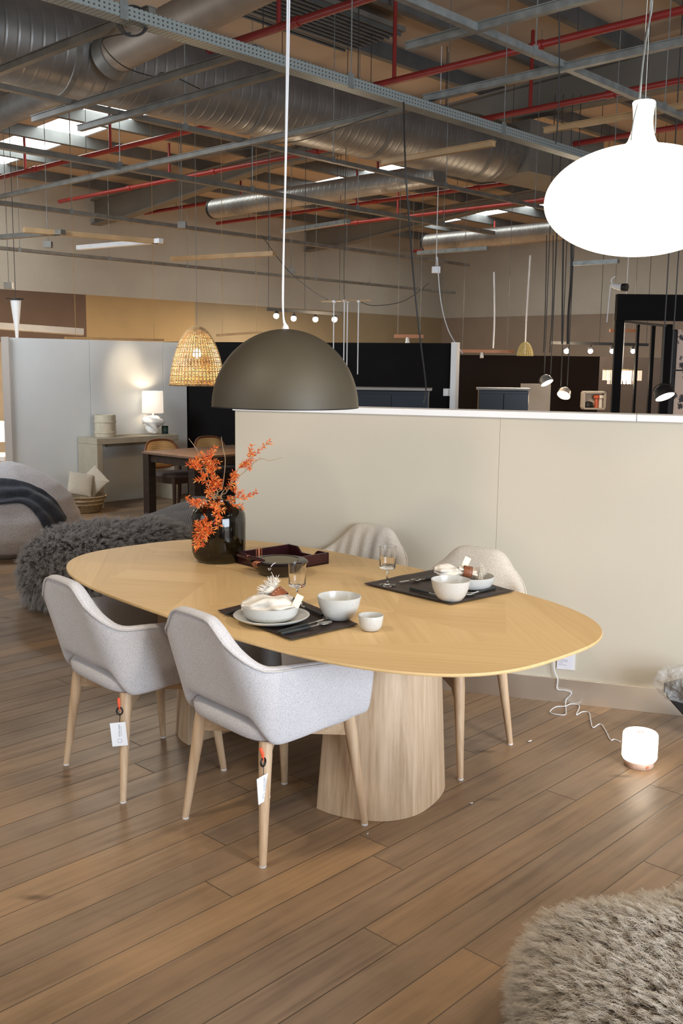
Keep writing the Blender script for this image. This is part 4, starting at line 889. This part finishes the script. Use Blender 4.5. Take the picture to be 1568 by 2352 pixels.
# cane of thin wooden bars behind the display wall top
for (x0, y0, x1, y1, lb_) in ((150, 776, 375, 781, 'pale wooden batten lying level above the display wall'), (500, 770, 598, 763, 'pale wooden batten between rattan and dome pendants')):
    a_, b_ = D(x0, y0, 13), D(x1, y1, 14); q = MB(); q.beam(a_, b_, .05, .03); [q.tube([a_.lerp(b_, f), Vector((*a_.lerp(b_, f).xy, deckz(a_.lerp(b_, f).dot(K2)) - .05))], .003, 4) for f in (.1, .9)]; tag(q.build('batten', M['tin'], smooth=False), lb_, 'batten')

# ------------------------------------------------------------------ beyond the divider
def cabinet(x0, x1, yt, Y, label, top=True):
    a_, b_ = D(x0, yt, Y), D(x1, yt, Y); w = b_.x - a_.x; h = a_.z
    t = thing('highboard', label, 'cabinet', ((a_.x + b_.x) / 2, Y + .2, 0), math.radians(-6))
    q = MB(); q.box((0, 0, (h - .03) / 2), (w * .93, .4, h - .03)); q.build('body', plain('slate_blue_lacquer', (.018, .028, .040), .35), t, smooth=False, bevel=.004)
    for sx in (-1, 1): q = MB(); q.box((sx * w * .232, -.208, (h - .06) / 2 + .01), (w * .455, .018, h - .09)); q.build('door', plain('slate_blue_front', (.020, .032, .046), .3), t, smooth=False, bevel=.003)
    q = MB(); q.box((0, -.01, h - .012), (w, .46, .024)); q.build('top', plain('grey_stone_top', (.30, .29, .27), .4), t, smooth=False)
cabinet(812, 995, 890, 10.4, 'slate blue highboard with pale top in front of the black wall')
cabinet(1100, 1222, 891, 12.0, 'slate blue highboard right of the white post')
p = D(1027, 901, 11.36); t = thing('wall_switch', 'white double switch plate on black wall beside the white post', 'switch', (p.x, p.y, p.z), math.radians(-19))
q = MB(); q.box((0, -.01, 0), (.09, .02, .085)); q.build('plate', M['socketw'], t, smooth=False, bevel=.004)
q = MB(); q.box((0, -.022, 0), (.035, .005, .06)); q.build('rocker', M['white'], t, smooth=False)
# abstract panel
a_, b_ = D(1196, 881, 13.6), D(1261, 960, 13.6); qm = N('weathered_canvas'); 
v_ = qm.coord(); s_ = qm.n('ShaderNodeSeparateXYZ'); qm.l(v_, s_.inputs[0]); nz = qm.noise(v_, 7, 5, .7, .8)
hh = qm.math('ADD', s_.outputs[2], qm.math('MULTIPLY', nz, .25)); qm.l(qm.ramp(hh, [(0, (.05, .06, .05)), (.08, (.14, .08, .05)), (.16, (.38, .31, .23)), (.6, (.45, .37, .28))]), qm.b.inputs['Base Color'])
q = MB(); q.box((0, 0, (a_.z - b_.z) / 2), (b_.x - a_.x, .03, a_.z - b_.z)); o = q.build('canvas', qm.mat, smooth=False); o.location = ((a_.x + b_.x) / 2, 13.6, b_.z); tag(o, 'weathered beige canvas leaning behind the second blue highboard', 'painting')
# spot heads
hot = emit('lit_spot_glass', (1, .86, .66), 14)
def aim_spot(x, y, Y, r, label, col, tilt, roll, cordtop=True, hoop=True):
    p = D(x, y, Y); t = thing('spot_pendant', label, 'lamp', p)
    sh = MB(); sh.lathe([(0, .62 * r * 2), (r * .5, 1.2 * r), (r * .85, .85 * r), (r, 0), (r * .94, 0), (r * .8, .7 * r)], 32)
    o = sh.build('shade', col, t, angle=60); o.rotation_euler = (tilt, roll, 0)
    d_ = MB(); d_.lathe([(0, .03 * r), (r * .93, .03 * r), (r * .93, .05 * r), (0, .05 * r)], 32); g = d_.build('lens', hot, t); g.rotation_euler = (tilt, roll, 0)
    q = MB(); Mx = Matrix.Rotation(roll, 3, 'Y') @ Matrix.Rotation(tilt, 3, 'X')
    if hoop: q.tube([Mx @ Vector((r * 1.08 * math.cos(a), 0, r * .35 + r * 1.08 * math.sin(a))) for a in [i * PI / 12 for i in range(13)]], r * .04, 5)
    for dx in (-.02, .02): q.tube([(dx * 2, 0, r * 1.35), (dx * 2.5, 0, 4.9 - p.z)], .006, 5)
    q.build('cord', M['rubber'], t); return p
aim_spot(1527, 912, 9.0, .092, 'black dome spot pendant with bright lens at the right edge', M['blackm'], math.radians(-26), math.radians(-16))
aim_spot(1256, 880, 12.5, .085, 'grey drum spot tilted in front of the weathered canvas', plain('grey_shade', (.22, .21, .19), .4), math.radians(-24), math.radians(-24))
aim_spot(1294, 908, 12.5, .085, 'glowing clear glass spot below the star-bright lamp', plain('amber_shade', (.6, .5, .4), .3), math.radians(-32), math.radians(28))
# track lights
def track(x0, y0, x1, y1, Y0, Y1, spots, label, lit):
    a_, b_ = D(x0, y0, Y0), D(x1, y1, Y1); t = thing('track_light', label, 'lamp', a_)
    q = MB(); q.beam((0, 0, 0), b_ - a_, .035, .04); q.build('rail', M['rubber'], t, smooth=False)
    for f in (.02, .5, .98): p = (b_ - a_) * f; rod(t, p, 4.9 - a_.z)
    for i, (x, y) in enumerate(spots):
        f = (x - x0) / (x1 - x0); Y = Y0 + (Y1 - Y0) * f; p = D(x, y, Y - .05) - a_; tp = (b_ - a_) * f
        s = MB(); s.tube([tp, tp.lerp(p, .4)], .008, 6); d = (Vector((0, -.8, -.5))).normalized(); s.tube([p - d * .085, p - d * .02], [.028, .038], 14); h = s.build('spot_head', M['blackm'], t)
        s = MB(); s.tube([p - d * .022, p - d * .005], [.036, .034], 14); s.build('lens', lit[i], h)
track(613, 710, 782, 722, 12.6, 13.2, [(634, 727), (674, 733), (724, 735), (768, 735)], 'black ceiling track with four lit spots left of the dome cable', [hot, hot, hot, emit('bright_spot', (1, .85, .7), 60)])
wsp = emit('cool_spot', (.9, .93, 1), 3)
track(1262, 787, 1488, 792, 14, 14.2, [(1301, 808), (1356, 808), (1406, 808), (1454, 808)], 'long dark track with one star-bright spot over the far dark walls', [emit('brightest_spot', (1, .88, .74), 160), wsp, wsp, wsp])
# cross canopy with four drop rods
p = D(795, 690, 11); t = thing('drop_pendant', 'thin dark cross canopy with four pale drop rods right of the dome', 'lamp', p)
q = MB(); q.beam((-.27, .1, -.01), (.06, 0, .0), .03, .012); q.beam((.02, 0, .0), (.27, -.02, .0), .03, .014); q.beam((-.1, .1, 0), (.02, -.15, -.015), .02, .01); q.build('canopy', M['tin'], t, smooth=False)
for dx, dy in ((-.135, .04), (-.02, -.05), (.015, .03), (.135, -.01)):
    q = MB(); q.tube([(dx, dy, 0), (dx, dy, -.8)], .007, 6); q.lathe([(.02, -.02), (.02, .0), (0, .005)], 10, (dx, dy, 0)); q.build('drop_rod', M['cable'], t)
q = MB(); q.tube(spline([(-.02, 0, 0), (-.03, .02, .5), (-.01, .05, 3.3)], 5), .004, 5); q.build('suspension', M['rubber'], t)
# yellow wire lamp far away
p = D(1205, 817, 14.8); t = thing('wire_pendant', 'pale yellow wire cage pendant above the far dark wall', 'lamp', p)
q = MB(); r = .12; hgt = .20; wf = lambda f: r * (1 - .25 * f) * math.sqrt(1 - .93 * f ** 3)
for j in range(22): a = 2 * PI * j / 22; q.tube([(math.cos(a) * wf(i / 8), math.sin(a) * wf(i / 8), hgt * i / 8) for i in range(9)], .0035, 4)
for i in range(9): q.tube([(math.cos(a) * wf(i / 9), math.sin(a) * wf(i / 9), hgt * i / 9) for a in [2 * PI * j / 28 for j in range(28)]], .003, 4, closed=True)
q.build('cage', plain('yellow_wire', (.55, .46, .18), .5), t)
q = MB(); q.tube([(0, 0, .02), (0, 0, .55)], .012, 6); q.tube([(0, 0, .5), (.02, 0, 1.45)], .014, 6); q.build('cord', M['cable'], t)
# hanging timber bar and lamp bars
for (x0, y0, x1, y1, Y, lb_) in ((1045, 806, 1180, 806, 15.2, 'orange wooden bar hanging above the far dark wall'), (905, 772, 972, 772, 13.2, 'short orange wooden bar with a spot, above the black wall'), (1400, 759, 1462, 759, 15.5, 'small copper bar hanging on chains right of the track')):
    a_, b_ = D(x0, y0, Y), D(x1, y1, Y); t = thing('bar_pendant', lb_, 'lamp', a_); L_b = b_.x - a_.x
    q = MB(); q.beam((0, 0, 0), (L_b, 0, 0), .05, .045); q.build('bar', plain('copper_oak', (.36, .15, .06), .5), t, smooth=False)
    for f in (.12, .88): rod(t, (L_b * f, 0, 0), 4.9 - a_.z, .004, 'galvd')
    q = MB(); q.tube([(L_b * .45, -.01, -.02), (L_b * .45, -.03, -.10)], [.02, .03], 10); q.build('spot_head', M['cable'], t)
# chandelier
cY = 13.4; p = D(1428, 866, cY); ch_ = thing('chandelier', 'oval glass-prism chandelier glowing behind the black frame', 'lamp', p)
q = MB(); rx_ = 44 / 2285 * cY; q.add([], []); 
gl = emit('lit_prism', (1, .66, .47), .8, (.5, .4, .35)); gl2 = emit('bright_prism', (1, .84, .66), 3.5)
for tier, (k_, z0, z1) in enumerate(((1.0, .09, -.045), (.74, .09, -.095), (.4, .08, -.09))):
    q = MB(); nP = int(34 * k_)
    for j in range(nP):
        a = 2 * PI * j / nP; q.box((math.cos(a) * rx_ * k_, math.sin(a) * .13 * k_, (z0 + z1) / 2), (.009, .009, z0 - z1), a)
    q.build('prisms', gl2 if tier == 2 else gl, ch_, smooth=False)
q = MB(); q.prism([(math.cos(2 * PI * j / 32) * rx_ * 1.03, math.sin(2 * PI * j / 32) * .14) for j in range(32)], .092, .105); q.build('ring', M['brass'], ch_, smooth=False)
q = MB(); q.tube([(0, 0, .1), (0, 0, 3.0)], .006, 6); q.build('rod', M['cable'], ch_)
# black framed booth
fY = 12.0; a_ = D(1415, 676, fY); b_ = D(1413, 736, fY); bt = thing('framed_booth', 'black steel framed booth with deep fascia at the right edge', 'booth', (a_.x, fY, 0))
hi, lo = a_.z, b_.z; ex = 2.2
q = MB(); q.box((ex / 2, -.02, (hi + lo) / 2), (ex, .10, hi - lo)); q.build('fascia', M['black'], bt, smooth=False)
for x, dy, w in ((.055, 0, .10), (D(1462, 800, fY + .9).x * 1 - a_.x, .9, .03), (D(1497, 800, fY + .9).x - a_.x, .9, .045), (D(1530, 800, fY + .9).x - a_.x, .9, .11)):
    q = MB(); q.box((x, dy, lo / 2), (w, .06, lo)); q.build('post', M['black'], bt, smooth=False)
q = MB(); q.beam((.1, .02, lo - .01), (D(1530, 800, fY + .9).x - a_.x, .9, lo - .02), .03, .03); q.beam((D(1530, 850, fY + .9).x - a_.x, .9, 1.62), (ex, .9, 1.62), .03, .02); q.build('rail', M['blackm'], bt, smooth=False)
# floral column / wallpapered panel
qm = N('floral_wallpaper'); vo = qm.n('ShaderNodeTexVoronoi'); vo.inputs['Scale'].default_value = 9; qm.l(qm.coord(), vo.inputs['Vector']); nz = qm.noise(qm.coord(), 14, 5, .7, 1.5)
qm.l(qm.ramp(qm.math('ADD', qm.math('MULTIPLY', vo.outputs['Distance'], .5), qm.math('MULTIPLY', nz, .6)), [(.46, (.03, .02, .018)), (.52, (.70, .55, .44))]), qm.b.inputs['Base Color'])
a_ = D(1562, 757, 14.0); pn = thing('floral_panel', 'dark floral printed panel beside the booth at the right edge', 'panel', (a_.x + .2, 14.0, 0))
q = MB(); q.box((0, 0, a_.z / 2), (.5, .05, a_.z)); q.build('print_panel', qm.mat, pn, smooth=False)
q = MB(); q.box((-.285, 0, a_.z / 2), (.09, .09, a_.z)); q.build('edge_post', M['blackm'], pn, smooth=False, bevel=.02)
# niche with mushroom vases
a_, b_ = D(1342, 901, 14.6), D(1388, 937, 14.6); nw, nh = b_.x - a_.x, a_.z - b_.z
ni = thing('wall_niche', 'lit pale niche box in the far dark wall', 'niche', ((a_.x + b_.x) / 2, 14.6, b_.z))
q = MB(); q.box((0, .16, nh / 2), (nw, .02, nh)); q.build('back', plain('niche_plaster', (.62, .52, .40), .7), ni, smooth=False)
q = MB(); q.box((nw / 2, .08, nh / 2), (.03, .17, nh)); q.box((-nw / 2, .08, nh / 2), (.03, .17, nh)); q.box((0, .08, nh), (nw, .17, .03)); q.box((0, .08, -.012), (nw, .2, .025)); q.build('surround', plain('niche_edge', (.42, .36, .29), .7), ni, smooth=False)
for dx, col, lb_ in ((.045, (.55, .10, .03), 'orange mushroom-shaped lamp in the far niche'), (.105, (.78, .70, .60), 'white mushroom-shaped lamp beside the orange one in the niche')):
    q = MB(); q.lathe([(.03, 0), (.026, .1), (.024, .13), (.05, .14), (.052, .165), (.03, .19), (0, .19)], 20); o = q.build('mushroom_lamp', plain(lb_[:6] + '_glaze', col, .35), angle=50); o.location = ((a_.x + b_.x) / 2 + dx, 14.66, b_.z + .001); tag(o, lb_, 'lamp')
q = MB(); q.lathe([(0, 0), (.06, 0), (.075, .02), (.06, .075), (.03, .09), (0, .09)], 20); o = q.build('stone_bowl', M['blackm']); o.location = ((a_.x + b_.x) / 2 - .075, 14.64, b_.z + .001); tag(o, 'dark rounded bowl at the left of the far niche', 'bowl')
# cctv camera
p = D(1428, 660, 11.8); cc = thing('security_camera', 'white bullet security camera with dark lens hood above the booth', 'camera', p)
q = MB(); q.tube([(-.09, .1, .03), (-.02, .02, .005), (.01, -.02, 0)], [.025, .04, .042], 14); q.build('housing', M['socketw'], cc)
q = MB(); q.tube([(.0, -.01, .0), (.045, -.05, -.004)], [.044, .046], 14); q.build('hood', M['blackm'], cc)
q = MB(); q.tube(spline([(-.09, .1, .03), (-.1, .1, .10), (-.06, .1, .13)], 5), .008, 6); q.tube([(-.11, .1, .04), (-.13, .1, -.4)], .006, 5); q.build('bracket', M['cable'], cc)

# ------------------------------------------------------------------ ceiling services
def at(x, y, z): return Z(x, y, z)
# spiral duct
dA, dB = at(60, 96, 4.3), at(1118, 346, 4.3); dd = (dB - dA).normalized(); dA = dA - dd * 1.6; DL = (dB - dA).length
du = thing('spiral_duct', 'wide spiral-seamed galvanised air duct running under the roof', 'duct', dA, math.atan2(dd.y, dd.x)); rD = .375
q = MB(); q.tube([(DL * i / 40, 0, 0) for i in range(41)], rD, 48); q.build('barrel', M['duct'], du, angle=30)
for x in (1.9, 3.9, 5.6, 7.3, DL - .05):
    if x > DL: continue
    q = MB(); q.lathe([(rD * 1.0, -.03), (rD * 1.02, -.025), (rD * 1.02, .025), (rD * 1.0, .03)], 48); q.f = q.f[:-2]; q.m = q.m[:-2]
    o = q.build('joint_band', M['galvd'], du); o.rotation_euler = (0, PI / 2, 0); o.location = (x, 0, 0)
q = MB(); n_ = 24
q.rings([[Vector((DL, math.cos(2 * PI * j / n_) * rD, math.sin(2 * PI * j / n_) * rD)) for j in range(n_)], [Vector((DL + .35, math.cos(2 * PI * j / n_) * rD * 1.05, math.sin(2 * PI * j / n_) * rD * .9 + .02)) for j in range(n_)]]); q.build('end_collar', M['galvd'], du)
q = MB(); q.box((DL + 1.1, -.05, .05), (1.6, .75, .62)); q.build('plenum_box', M['girder'], du, smooth=False)
for i in range(7): rod(du, (.6 + i * 1.25, 0, rD), 1.0)
# branch duct
bA = at(268, 122, 4.22); bB = G(bA.dot(K1) + .05, 3.4, 4.55); br = thing('branch_duct', 'narrower flexible duct branching off the wide spiral duct', 'duct', bA)
q = MB(); dv = bB - bA; bn = []
for i in range(121): bn.append(.155 * (1 + .014 * (i % 2)))
q.tube([dv * (i / 120) for i in range(121)], bn, 24); q.build('hose', plain('flex_foil', (.27, .215, .165), .55, .4, .1), br)
q = MB(); q.tube([Vector((0, 0, 0)), -dv.normalized() * .10 + Vector((0, 0, -.02))], [.165, .185], 24); q.build('collar', M['galvd'], br)
def duct2(p0, p1, r, label):
    d = p1 - p0; t = thing('small_duct', label, 'duct', p0, math.atan2(d.y, d.x)); L = d.length
    q = MB(); q.tube([(L * i / 12, 0, d.z * i / 12) for i in range(13)], r, 24); q.build('barrel', M['duct'], t, angle=30)
    q = MB(); q.lathe([(r, -.02), (r * 1.05, -.015), (r * 1.05, .02), (r, .025)], 24); o = q.build('end_ring', M['blackm'], t); o.rotation_euler = (0, PI / 2, 0)  # black end caps stand in for the shade inside the open duct
    for f in (.2, .6): rod(t, (L * f, 0, r), 1.0)
duct2(at(490, 480, 3.9), at(1010, 400, 3.9), .135, 'small round galvanised duct below the rooflights, mid-distance')
duct2(at(980, 560, 3.9), at(1320, 527, 3.9), .17, 'small round galvanised duct far off, left of the bottle pendant')
duct2(at(170, 185, 4.35), at(-60, 290, 4.35), .15, 'short pipe stub under the wide duct at the left edge')
# sprinkler pipes
def pipe(u, v0, v1, z, drops, label, r=.034):
    p0 = G(u, v0, z); t = thing('sprinkler_pipe', label, 'pipe', p0, math.atan2(K2.y, K2.x)); L = v1 - v0
    q = MB(); q.tube([(0, 0, 0), (L, 0, 0)], r, 12)
    for i in range(1, int(abs(L) / 2.2) + 1): x = math.copysign(i * 2.2, L); q.tube([(x - .05, 0, 0), (x + .05, 0, 0)], r * 1.3, 12)
    q.build('main', M['red'], t)
    for v in drops:
        q = MB(); x = v - v0; q.tube([(x, 0, 0), (x, 0, deckz(v) - z - .12)], r * .62, 8); q.build('riser', M['red'], t)
    for i in range(int(abs(L) / 2.6)): x = math.copysign(1.0 + i * 2.6, L); rod(t, (x, 0, 0), deckz(v0 + x) - z, .005)
pipe(6.1, 13.0, 1, 4.5, [6.6, 10.2], 'red sprinkler pipe crossing above the wide duct, nearest run')
pipe(7.97, 16.2, 0, 4.5, [14.3, 12.0, 6.9, 3.4], 'red sprinkler pipe passing under the leftmost rooflight strip')
pipe(9.85, 16.5, -2, 4.5, [13.2, 9.1, 6.5, 3], 'red sprinkler pipe ending over the left wall, just before the girder')
pipe(11.68, 16.45, -3, 4.5, [13.6, 10.4], 'red sprinkler pipe just beyond the first girder')
pipe(13.48, 16.45, -4, 4.5, [12.5, 9.3], 'red sprinkler pipe in the middle distance above small duct')
pipe(15.2, 16.3, -4, 4.5, [13, 9.0], 'red sprinkler pipe second from the back wall')
pipe(19.9, 16.5, -4, 4.5, [14, 11], 'red sprinkler pipe closest to the back wall')
# perforated tray
def perf():
    q = N('perforated_galvanised'); q.b.inputs['Metallic'].default_value = .4; q.b.inputs['Roughness'].default_value = .42; s = q.n('ShaderNodeSeparateXYZ'); q.l(q.coord(), s.inputs[0])
    a = q.math('PINGPONG', q.math('DIVIDE', s.outputs[0], .03), .5); b = q.math('PINGPONG', q.math('DIVIDE', q.math('ADD', s.outputs[2], s.outputs[1]), .022), .5)
    h = q.math('MULTIPLY', q.math('GREATER_THAN', a, .32), q.math('GREATER_THAN', b, .30)); q.l(q.ramp(h, [(0, (.29, .325, .31)), (1, (.06, .055, .05))]), q.b.inputs['Base Color']); return q.mat
M['perf'] = perf()
def tray(v, u0, u1, z, w, h, label, mat, gaps=()):
    t = thing('cable_tray', label, 'tray', G(u0, v, z), A1); L = u1 - u0
    q = MB(); q.box((L / 2, 0, 0), (L, w, .003)); q.box((L / 2, -w / 2, h / 2), (L, .003, h)); q.box((L / 2, w / 2, h / 2), (L, .003, h)); q.build('channel', mat, t, smooth=False)
    x = .8
    while x < L:
        q = MB(); q.box((x, -w / 2 - .004, h * .55), (.05, .005, h * 1.5)); q.tube([(x, -w / 2 - .004, h), (x, -w / 2 - .004, deckz(v) - z)], .004, 5); q.build('hanger', M['galv'], t, smooth=False); x += 1.7
    return t
tr1 = tray(4.57, .6, 9.5, 3.40, .10, .062, 'perforated galvanised cable tray running in front of the wide duct', M['perf'])
tray(3.5, 2.8, 9, 3.5, .045, .04, 'slim galvanised channel at upper right behind the bottle pendant', M['galv'])
tray(6.64, 2.6, 11, 3.5, .05, .035, 'thin dark channel crossing under the wide duct left to centre', M['galvd'])
tray(8.46, 3.2, 12, 3.5, .07, .05, 'grey channel from left edge under the first red pipes', M['galvd'])
tray(11.48, 4.5, 15.5, 3.5, .08, .05, 'grey channel in front of the bare concrete wall', M['galvd'])
tray(15.2, 7.5, 20, 3.4, .08, .05, 'far thin channel low across the left concrete wall', M['galvd'])
def crossbar(u, v0, v1, z, label, w=.045, h=.04, mat=None, u2=None):
    a_, b_ = G(u, v0, z), G(u2 or u, v1, z); q = MB(); q.beam(a_, b_, w, h); q.beam(a_ + Vector((0, 0, h / 2)), b_ + Vector((0, 0, h / 2)), w * 1.5, .006); tag(q.build('support_bar', mat or M['galvd'], smooth=False), label, 'bar', None)
crossbar(3.3, 6.6, 4.55, 3.485, 'metal bar joining tray nearest the upper left corner')
crossbar(4.1, 7.2, 4.6, 3.485, 'first metal bar sloping under the spiral duct to the tray')
crossbar(4.5, 7.2, 4.62, 3.485, 'second metal bar under the spiral duct, right after the first')
crossbar(5.72, 12, 4.6, 3.485, 'long metal bar crossing all channels, meeting the tray at the right')
crossbar(4.74, 4.0, 2.2, 3.52, 'short metal bar at the top right meeting the slim channel', mat=M['galv'])
crossbar(5.65, 4.6, 1.8, 3.5, 'metal bar behind the bottle pendant neck', mat=M['galv'])
crossbar(7.2, 4.6, 1.5, 3.55, 'brown bar behind the bottle pendant shoulder', mat=M['tin'])
crossbar(6.35, 5.6, 4.5, 3.3, 'orange wooden bar crossing at the end of the wide duct', mat=M['tin'])
for x0, y0, x1, y1, z, lb_, mt in ((55, 528, 375, 556, 3.0, 'pale wooden strip lying over the left channels', 'tin'), (395, 595, 630, 582, 2.9, 'yellow wooden strip in front of the left concrete wall', 'tin'), (0, 545, 145, 533, 3.0, 'dark strip left of the pale wooden one', 'galvd'), (180, 569, 370, 553, 3.0, 'white tube crossing the pale wooden strip', 'cable'), (650, 532, 800, 508, 3.4, 'white bar at mid ceiling right of the dome cable', 'galv'), (960, 581, 1120, 570, 3.2, 'white bar below the far small duct', 'galv'), (1310, 606, 1420, 600, 2.9, 'bright tube under the bottle pendant', 'galv')):
    a_, b_ = at(x0, y0, z), at(x1, y1, z); q = MB(); q.beam(a_, b_, .07, .05); tag(q.build('ceiling_strip', M[mt], smooth=False), lb_, 'strip')
for x, y, z, lb_ in ((418, 517, 3.2, 'small black junction box under the channel at left centre'), (110, 562, 3.0, 'small grey junction box on low channel, far left'), (668, 622, 2.9, 'small grey junction box right of the dome cable'), (20, 656, 2.6, 'grey box above the brown wall panel'), (1001, 620, 2.8, 'white loudspeaker box near the wall corner')):
    p = at(x, y, z); q = MB(); s = p.y / 2285; q.box((0, 0, 0), (18 * s, .08, 14 * s)); q.tube([(0, 0, 7 * s), (0, 0, deckz(p.dot(K2)) - z - .03)], .005, 5); o = q.build('junction_box', M['socketw'] if 'white' in lb_ else M['galvd'], smooth=False); o.location = p; tag(o, lb_, 'box')
vc = at(735, 58, 5.22); vt = thing('roof_vent', 'dark ribbed smoke vent panel set among the purlins near the dome cable', 'vent', vc, A1)
q = MB(); q.box((0, 0, .06), (1.7, .95, .05)); q.build('panel', M['girder'], vt, smooth=False)
for i in range(11): q = MB(); q.box((0, -.42 + i * .084, .02), (1.65, .022, .05)); q.build('rib', M['purlin'], vt, smooth=False)
# cable coil and hanging wires
p = D(312, 62, (G(0, 4.5, 0) + K1 * 3.1).y + .05); p = at(312, 62, 3.43)
q = MB()
for j in range(7): q.tube([p + Vector((math.cos(a) * (.065 + .003 * j) + .004 * (j % 3), -.06 - .006 * j, math.sin(a) * (.06 + .003 * j))) for a in [i * PI / 16 for i in range(32)]], .003, 5, closed=True)
q.tube(spline([p + Vector((-.05, -.06, 0)), p + Vector((-.08, -.07, .04)), p + Vector((-.11, -.06, .10))], 5), .012, 6); tag(q.build('cable_coil', M['rubber']), 'coil of black cable tied to the perforated tray', 'cable')
def wire(pts, label, r=.005, mat='rubber'):
    q = MB(); q.tube(spline(pts, 8), r, 5); tag(q.build('hanging_wire', M[mat]), label, 'wire')
wire([at(300, 75, 3.4), at(235, 95, 3.5), at(280, 150, 3.6), at(350, 175, 3.6), at(380, 168, 3.6), at(460, 205, 3.55)], 'loose black cable looping below the tray across the wide duct', .004)
wire([at(890, 255, 3.38), at(700, 320, 3.5), at(600, 335, 3.6), at(300, 390, 3.6), at(0, 450, 3.7)], 'slack black cable running left from the tray', .004)
wire([at(927, 235, 3.4), D(932, 400, 6.6), D(950, 640, 6.9), D(965, 780, 7.0), D(978, 890, 7.1), D(972, 926, 7.1)], 'long black wire hanging from the tray down behind the divider', .006)
wire([D(1283, 0, 5.6), D(1284, 120, 5.7), D(1282, 250, 5.8), D(1276, 330, 5.9)], 'thin black wire dropping at upper right, left of bottle pendant', .004)
wire([D(1312, 560, 9), D(1311, 640, 9), D(1305, 720, 9.2), D(1303, 790, 9.3)], 'thick black cable hanging above the star-bright spot', .012)
wire([D(1293, 540, 10), D(1291, 690, 10), D(1290, 790, 10)], 'straight black cable left of the thick one', .009)
wire([D(1255, 540, 12), D(1252, 700, 12), D(1248, 810, 12)], 'thin wire with plug end hanging over the far dark wall', .006)
wire([D(1270, 540, 12), D(1268, 700, 12), D(1262, 810, 12)], 'thin wire next to the plug-ended one', .006)
wire([D(1004, 590, 12), D(1012, 690, 12), D(1030, 760, 12), D(1062, 812, 12)], 'pale slack wire slanting to the white post', .006, 'cable')
wire([D(1134, 625, 14), D(1135, 730, 14), D(1132, 800, 14)], 'white cable hanging straight over the orange bar', .012, 'cable')
wire([D(600, 540, 13), D(660, 620, 13), D(720, 670, 12), D(752, 688, 11.2)], 'slack dark cable swooping to the cross canopy', .005)
wire([D(820, 690, 11), D(860, 702, 12), D(930, 690, 13), D(985, 650, 14)], 'slack dark cable from cross canopy toward the wall corner', .005)

# ------------------------------------------------------------------ light
def lamp(name, typ, loc, power, col, **k):
    l = bpy.data.lights.new(name, typ); l.energy = power; l.color = col
    for a, v in k.items(): setattr(l, a, v)
    o = bpy.data.objects.new(name, l); C.objects.link(o); o.location = loc; return o
def aim(o, to): o.rotation_euler = (Vector(to) - o.location).to_track_quat('-Z', 'Y').to_euler()
# area lamp added for daylight assumed behind and right of the viewer, source unseen
o = lamp('assumed_daylight_right', 'AREA', (5.2, -3.0, 1.75), 900, (.76, .86, 1), shape='RECTANGLE', size=5, size_y=3.2); aim(o, (0, 4, .6))
o = lamp('added_fill_left', 'AREA', (-6.5, 1.0, 2.8), 90, (.90, .94, 1), shape='RECTANGLE', size=4, size_y=2.5); aim(o, (-1, 5, .6))  # second unseen area lamp, added as cool fill from the left
# unseen spots assumed at roof grid height, added as general light
for i, (x, y, z, tx, ty, pw_, sz) in enumerate(((1.9, 1.6, 3.5, .6, 4.2, 70, 75), (-1.8, 2.2, 3.5, -1.0, 5.2, 55, 80), (.2, 0.2, 3.6, .3, 2.6, 45, 80), (3.4, 3.2, 3.5, 2.0, 3.6, 45, 80))):
    o = lamp('assumed_roof_spot', 'SPOT', (x, y, z), pw_ * 2.1, (1, .86, .68), spot_size=math.radians(sz), spot_blend=.6, shadow_soft_size=.12); aim(o, (tx, ty, 0))
lamp('dome_bulb', 'SPOT', (pd.x, pd.y, rim + .08), 370, (1, .66, .26), spot_size=math.radians(135), spot_blend=.5, shadow_soft_size=.06)
lamp('wicker_bulb', 'POINT', (wb.x, wb.y, wb.z + .24), 42, (1, .75, .45), shadow_soft_size=.04)
lamp('bust_lamp_bulb', 'POINT', (plm.x, plm.y, plm.z + s1_ - .09), 4, (1, .80, .58), shadow_soft_size=.04)
o = lamp('assumed_wall_washer', 'SPOT', G(6.9, 8.6, 3.1), 150, (1, .80, .56), spot_size=math.radians(19), spot_blend=1, shadow_soft_size=.05); aim(o, PL(288, 862, WP, K2))  # unseen spot, assumed from the warm pool on the display wall
lamp('bay_lamp', 'POINT', (ls.x + .05, 12.2, 1.35), 45, (1, .72, .42), shadow_soft_size=.1)
lamp('floor_lamp_glow', 'POINT', (pl.x - .02, pl.y - .11, .12), .35, (1, .8, .55), shadow_soft_size=.05)
for (x, y, Y, pw_) in ((768, 742, 12.8, 25), (1301, 816, 13.8, 30), (1428, 866, 13.2, 14), (1527, 925, 8.9, 8), (1294, 920, 12.4, 8)):
    lamp('far_lamp_glow', 'POINT', D(x, y, Y), pw_, (1, .80, .56), shadow_soft_size=.08)
# unseen area lamps added to brighten the far aisles and walls
for (u, v, pw_) in ((9, 13.5, 340), (15, 9, 360), (15, 15, 270), (18, 3, 260)):
    o = lamp('aisle_fill', 'AREA', G(u, v, 3.0), pw_, (1, .84, .64), shape='DISK', size=2.5)
o = lamp('display_wall_fill', 'AREA', (-4.6, 8.2, 3.3), 130, (.80, .90, 1), shape='DISK', size=1.6); aim(o, (-2.6, 11.4, .9))  # unseen fill lamp added to brighten the white display wall
w = bpy.data.worlds.new('store_ambient'); bpy.context.scene.world = w; w.use_nodes = True
w.node_tree.nodes['Background'].inputs[0].default_value = (1, .93, .84, 1); w.node_tree.nodes['Background'].inputs[1].default_value = .30
sc = bpy.context.scene
sc.view_settings.view_transform = 'Standard'; sc.view_settings.look = 'None'; sc.view_settings.exposure = 0; sc.view_settings.gamma = 1; sc.view_settings.use_curve_mapping = False
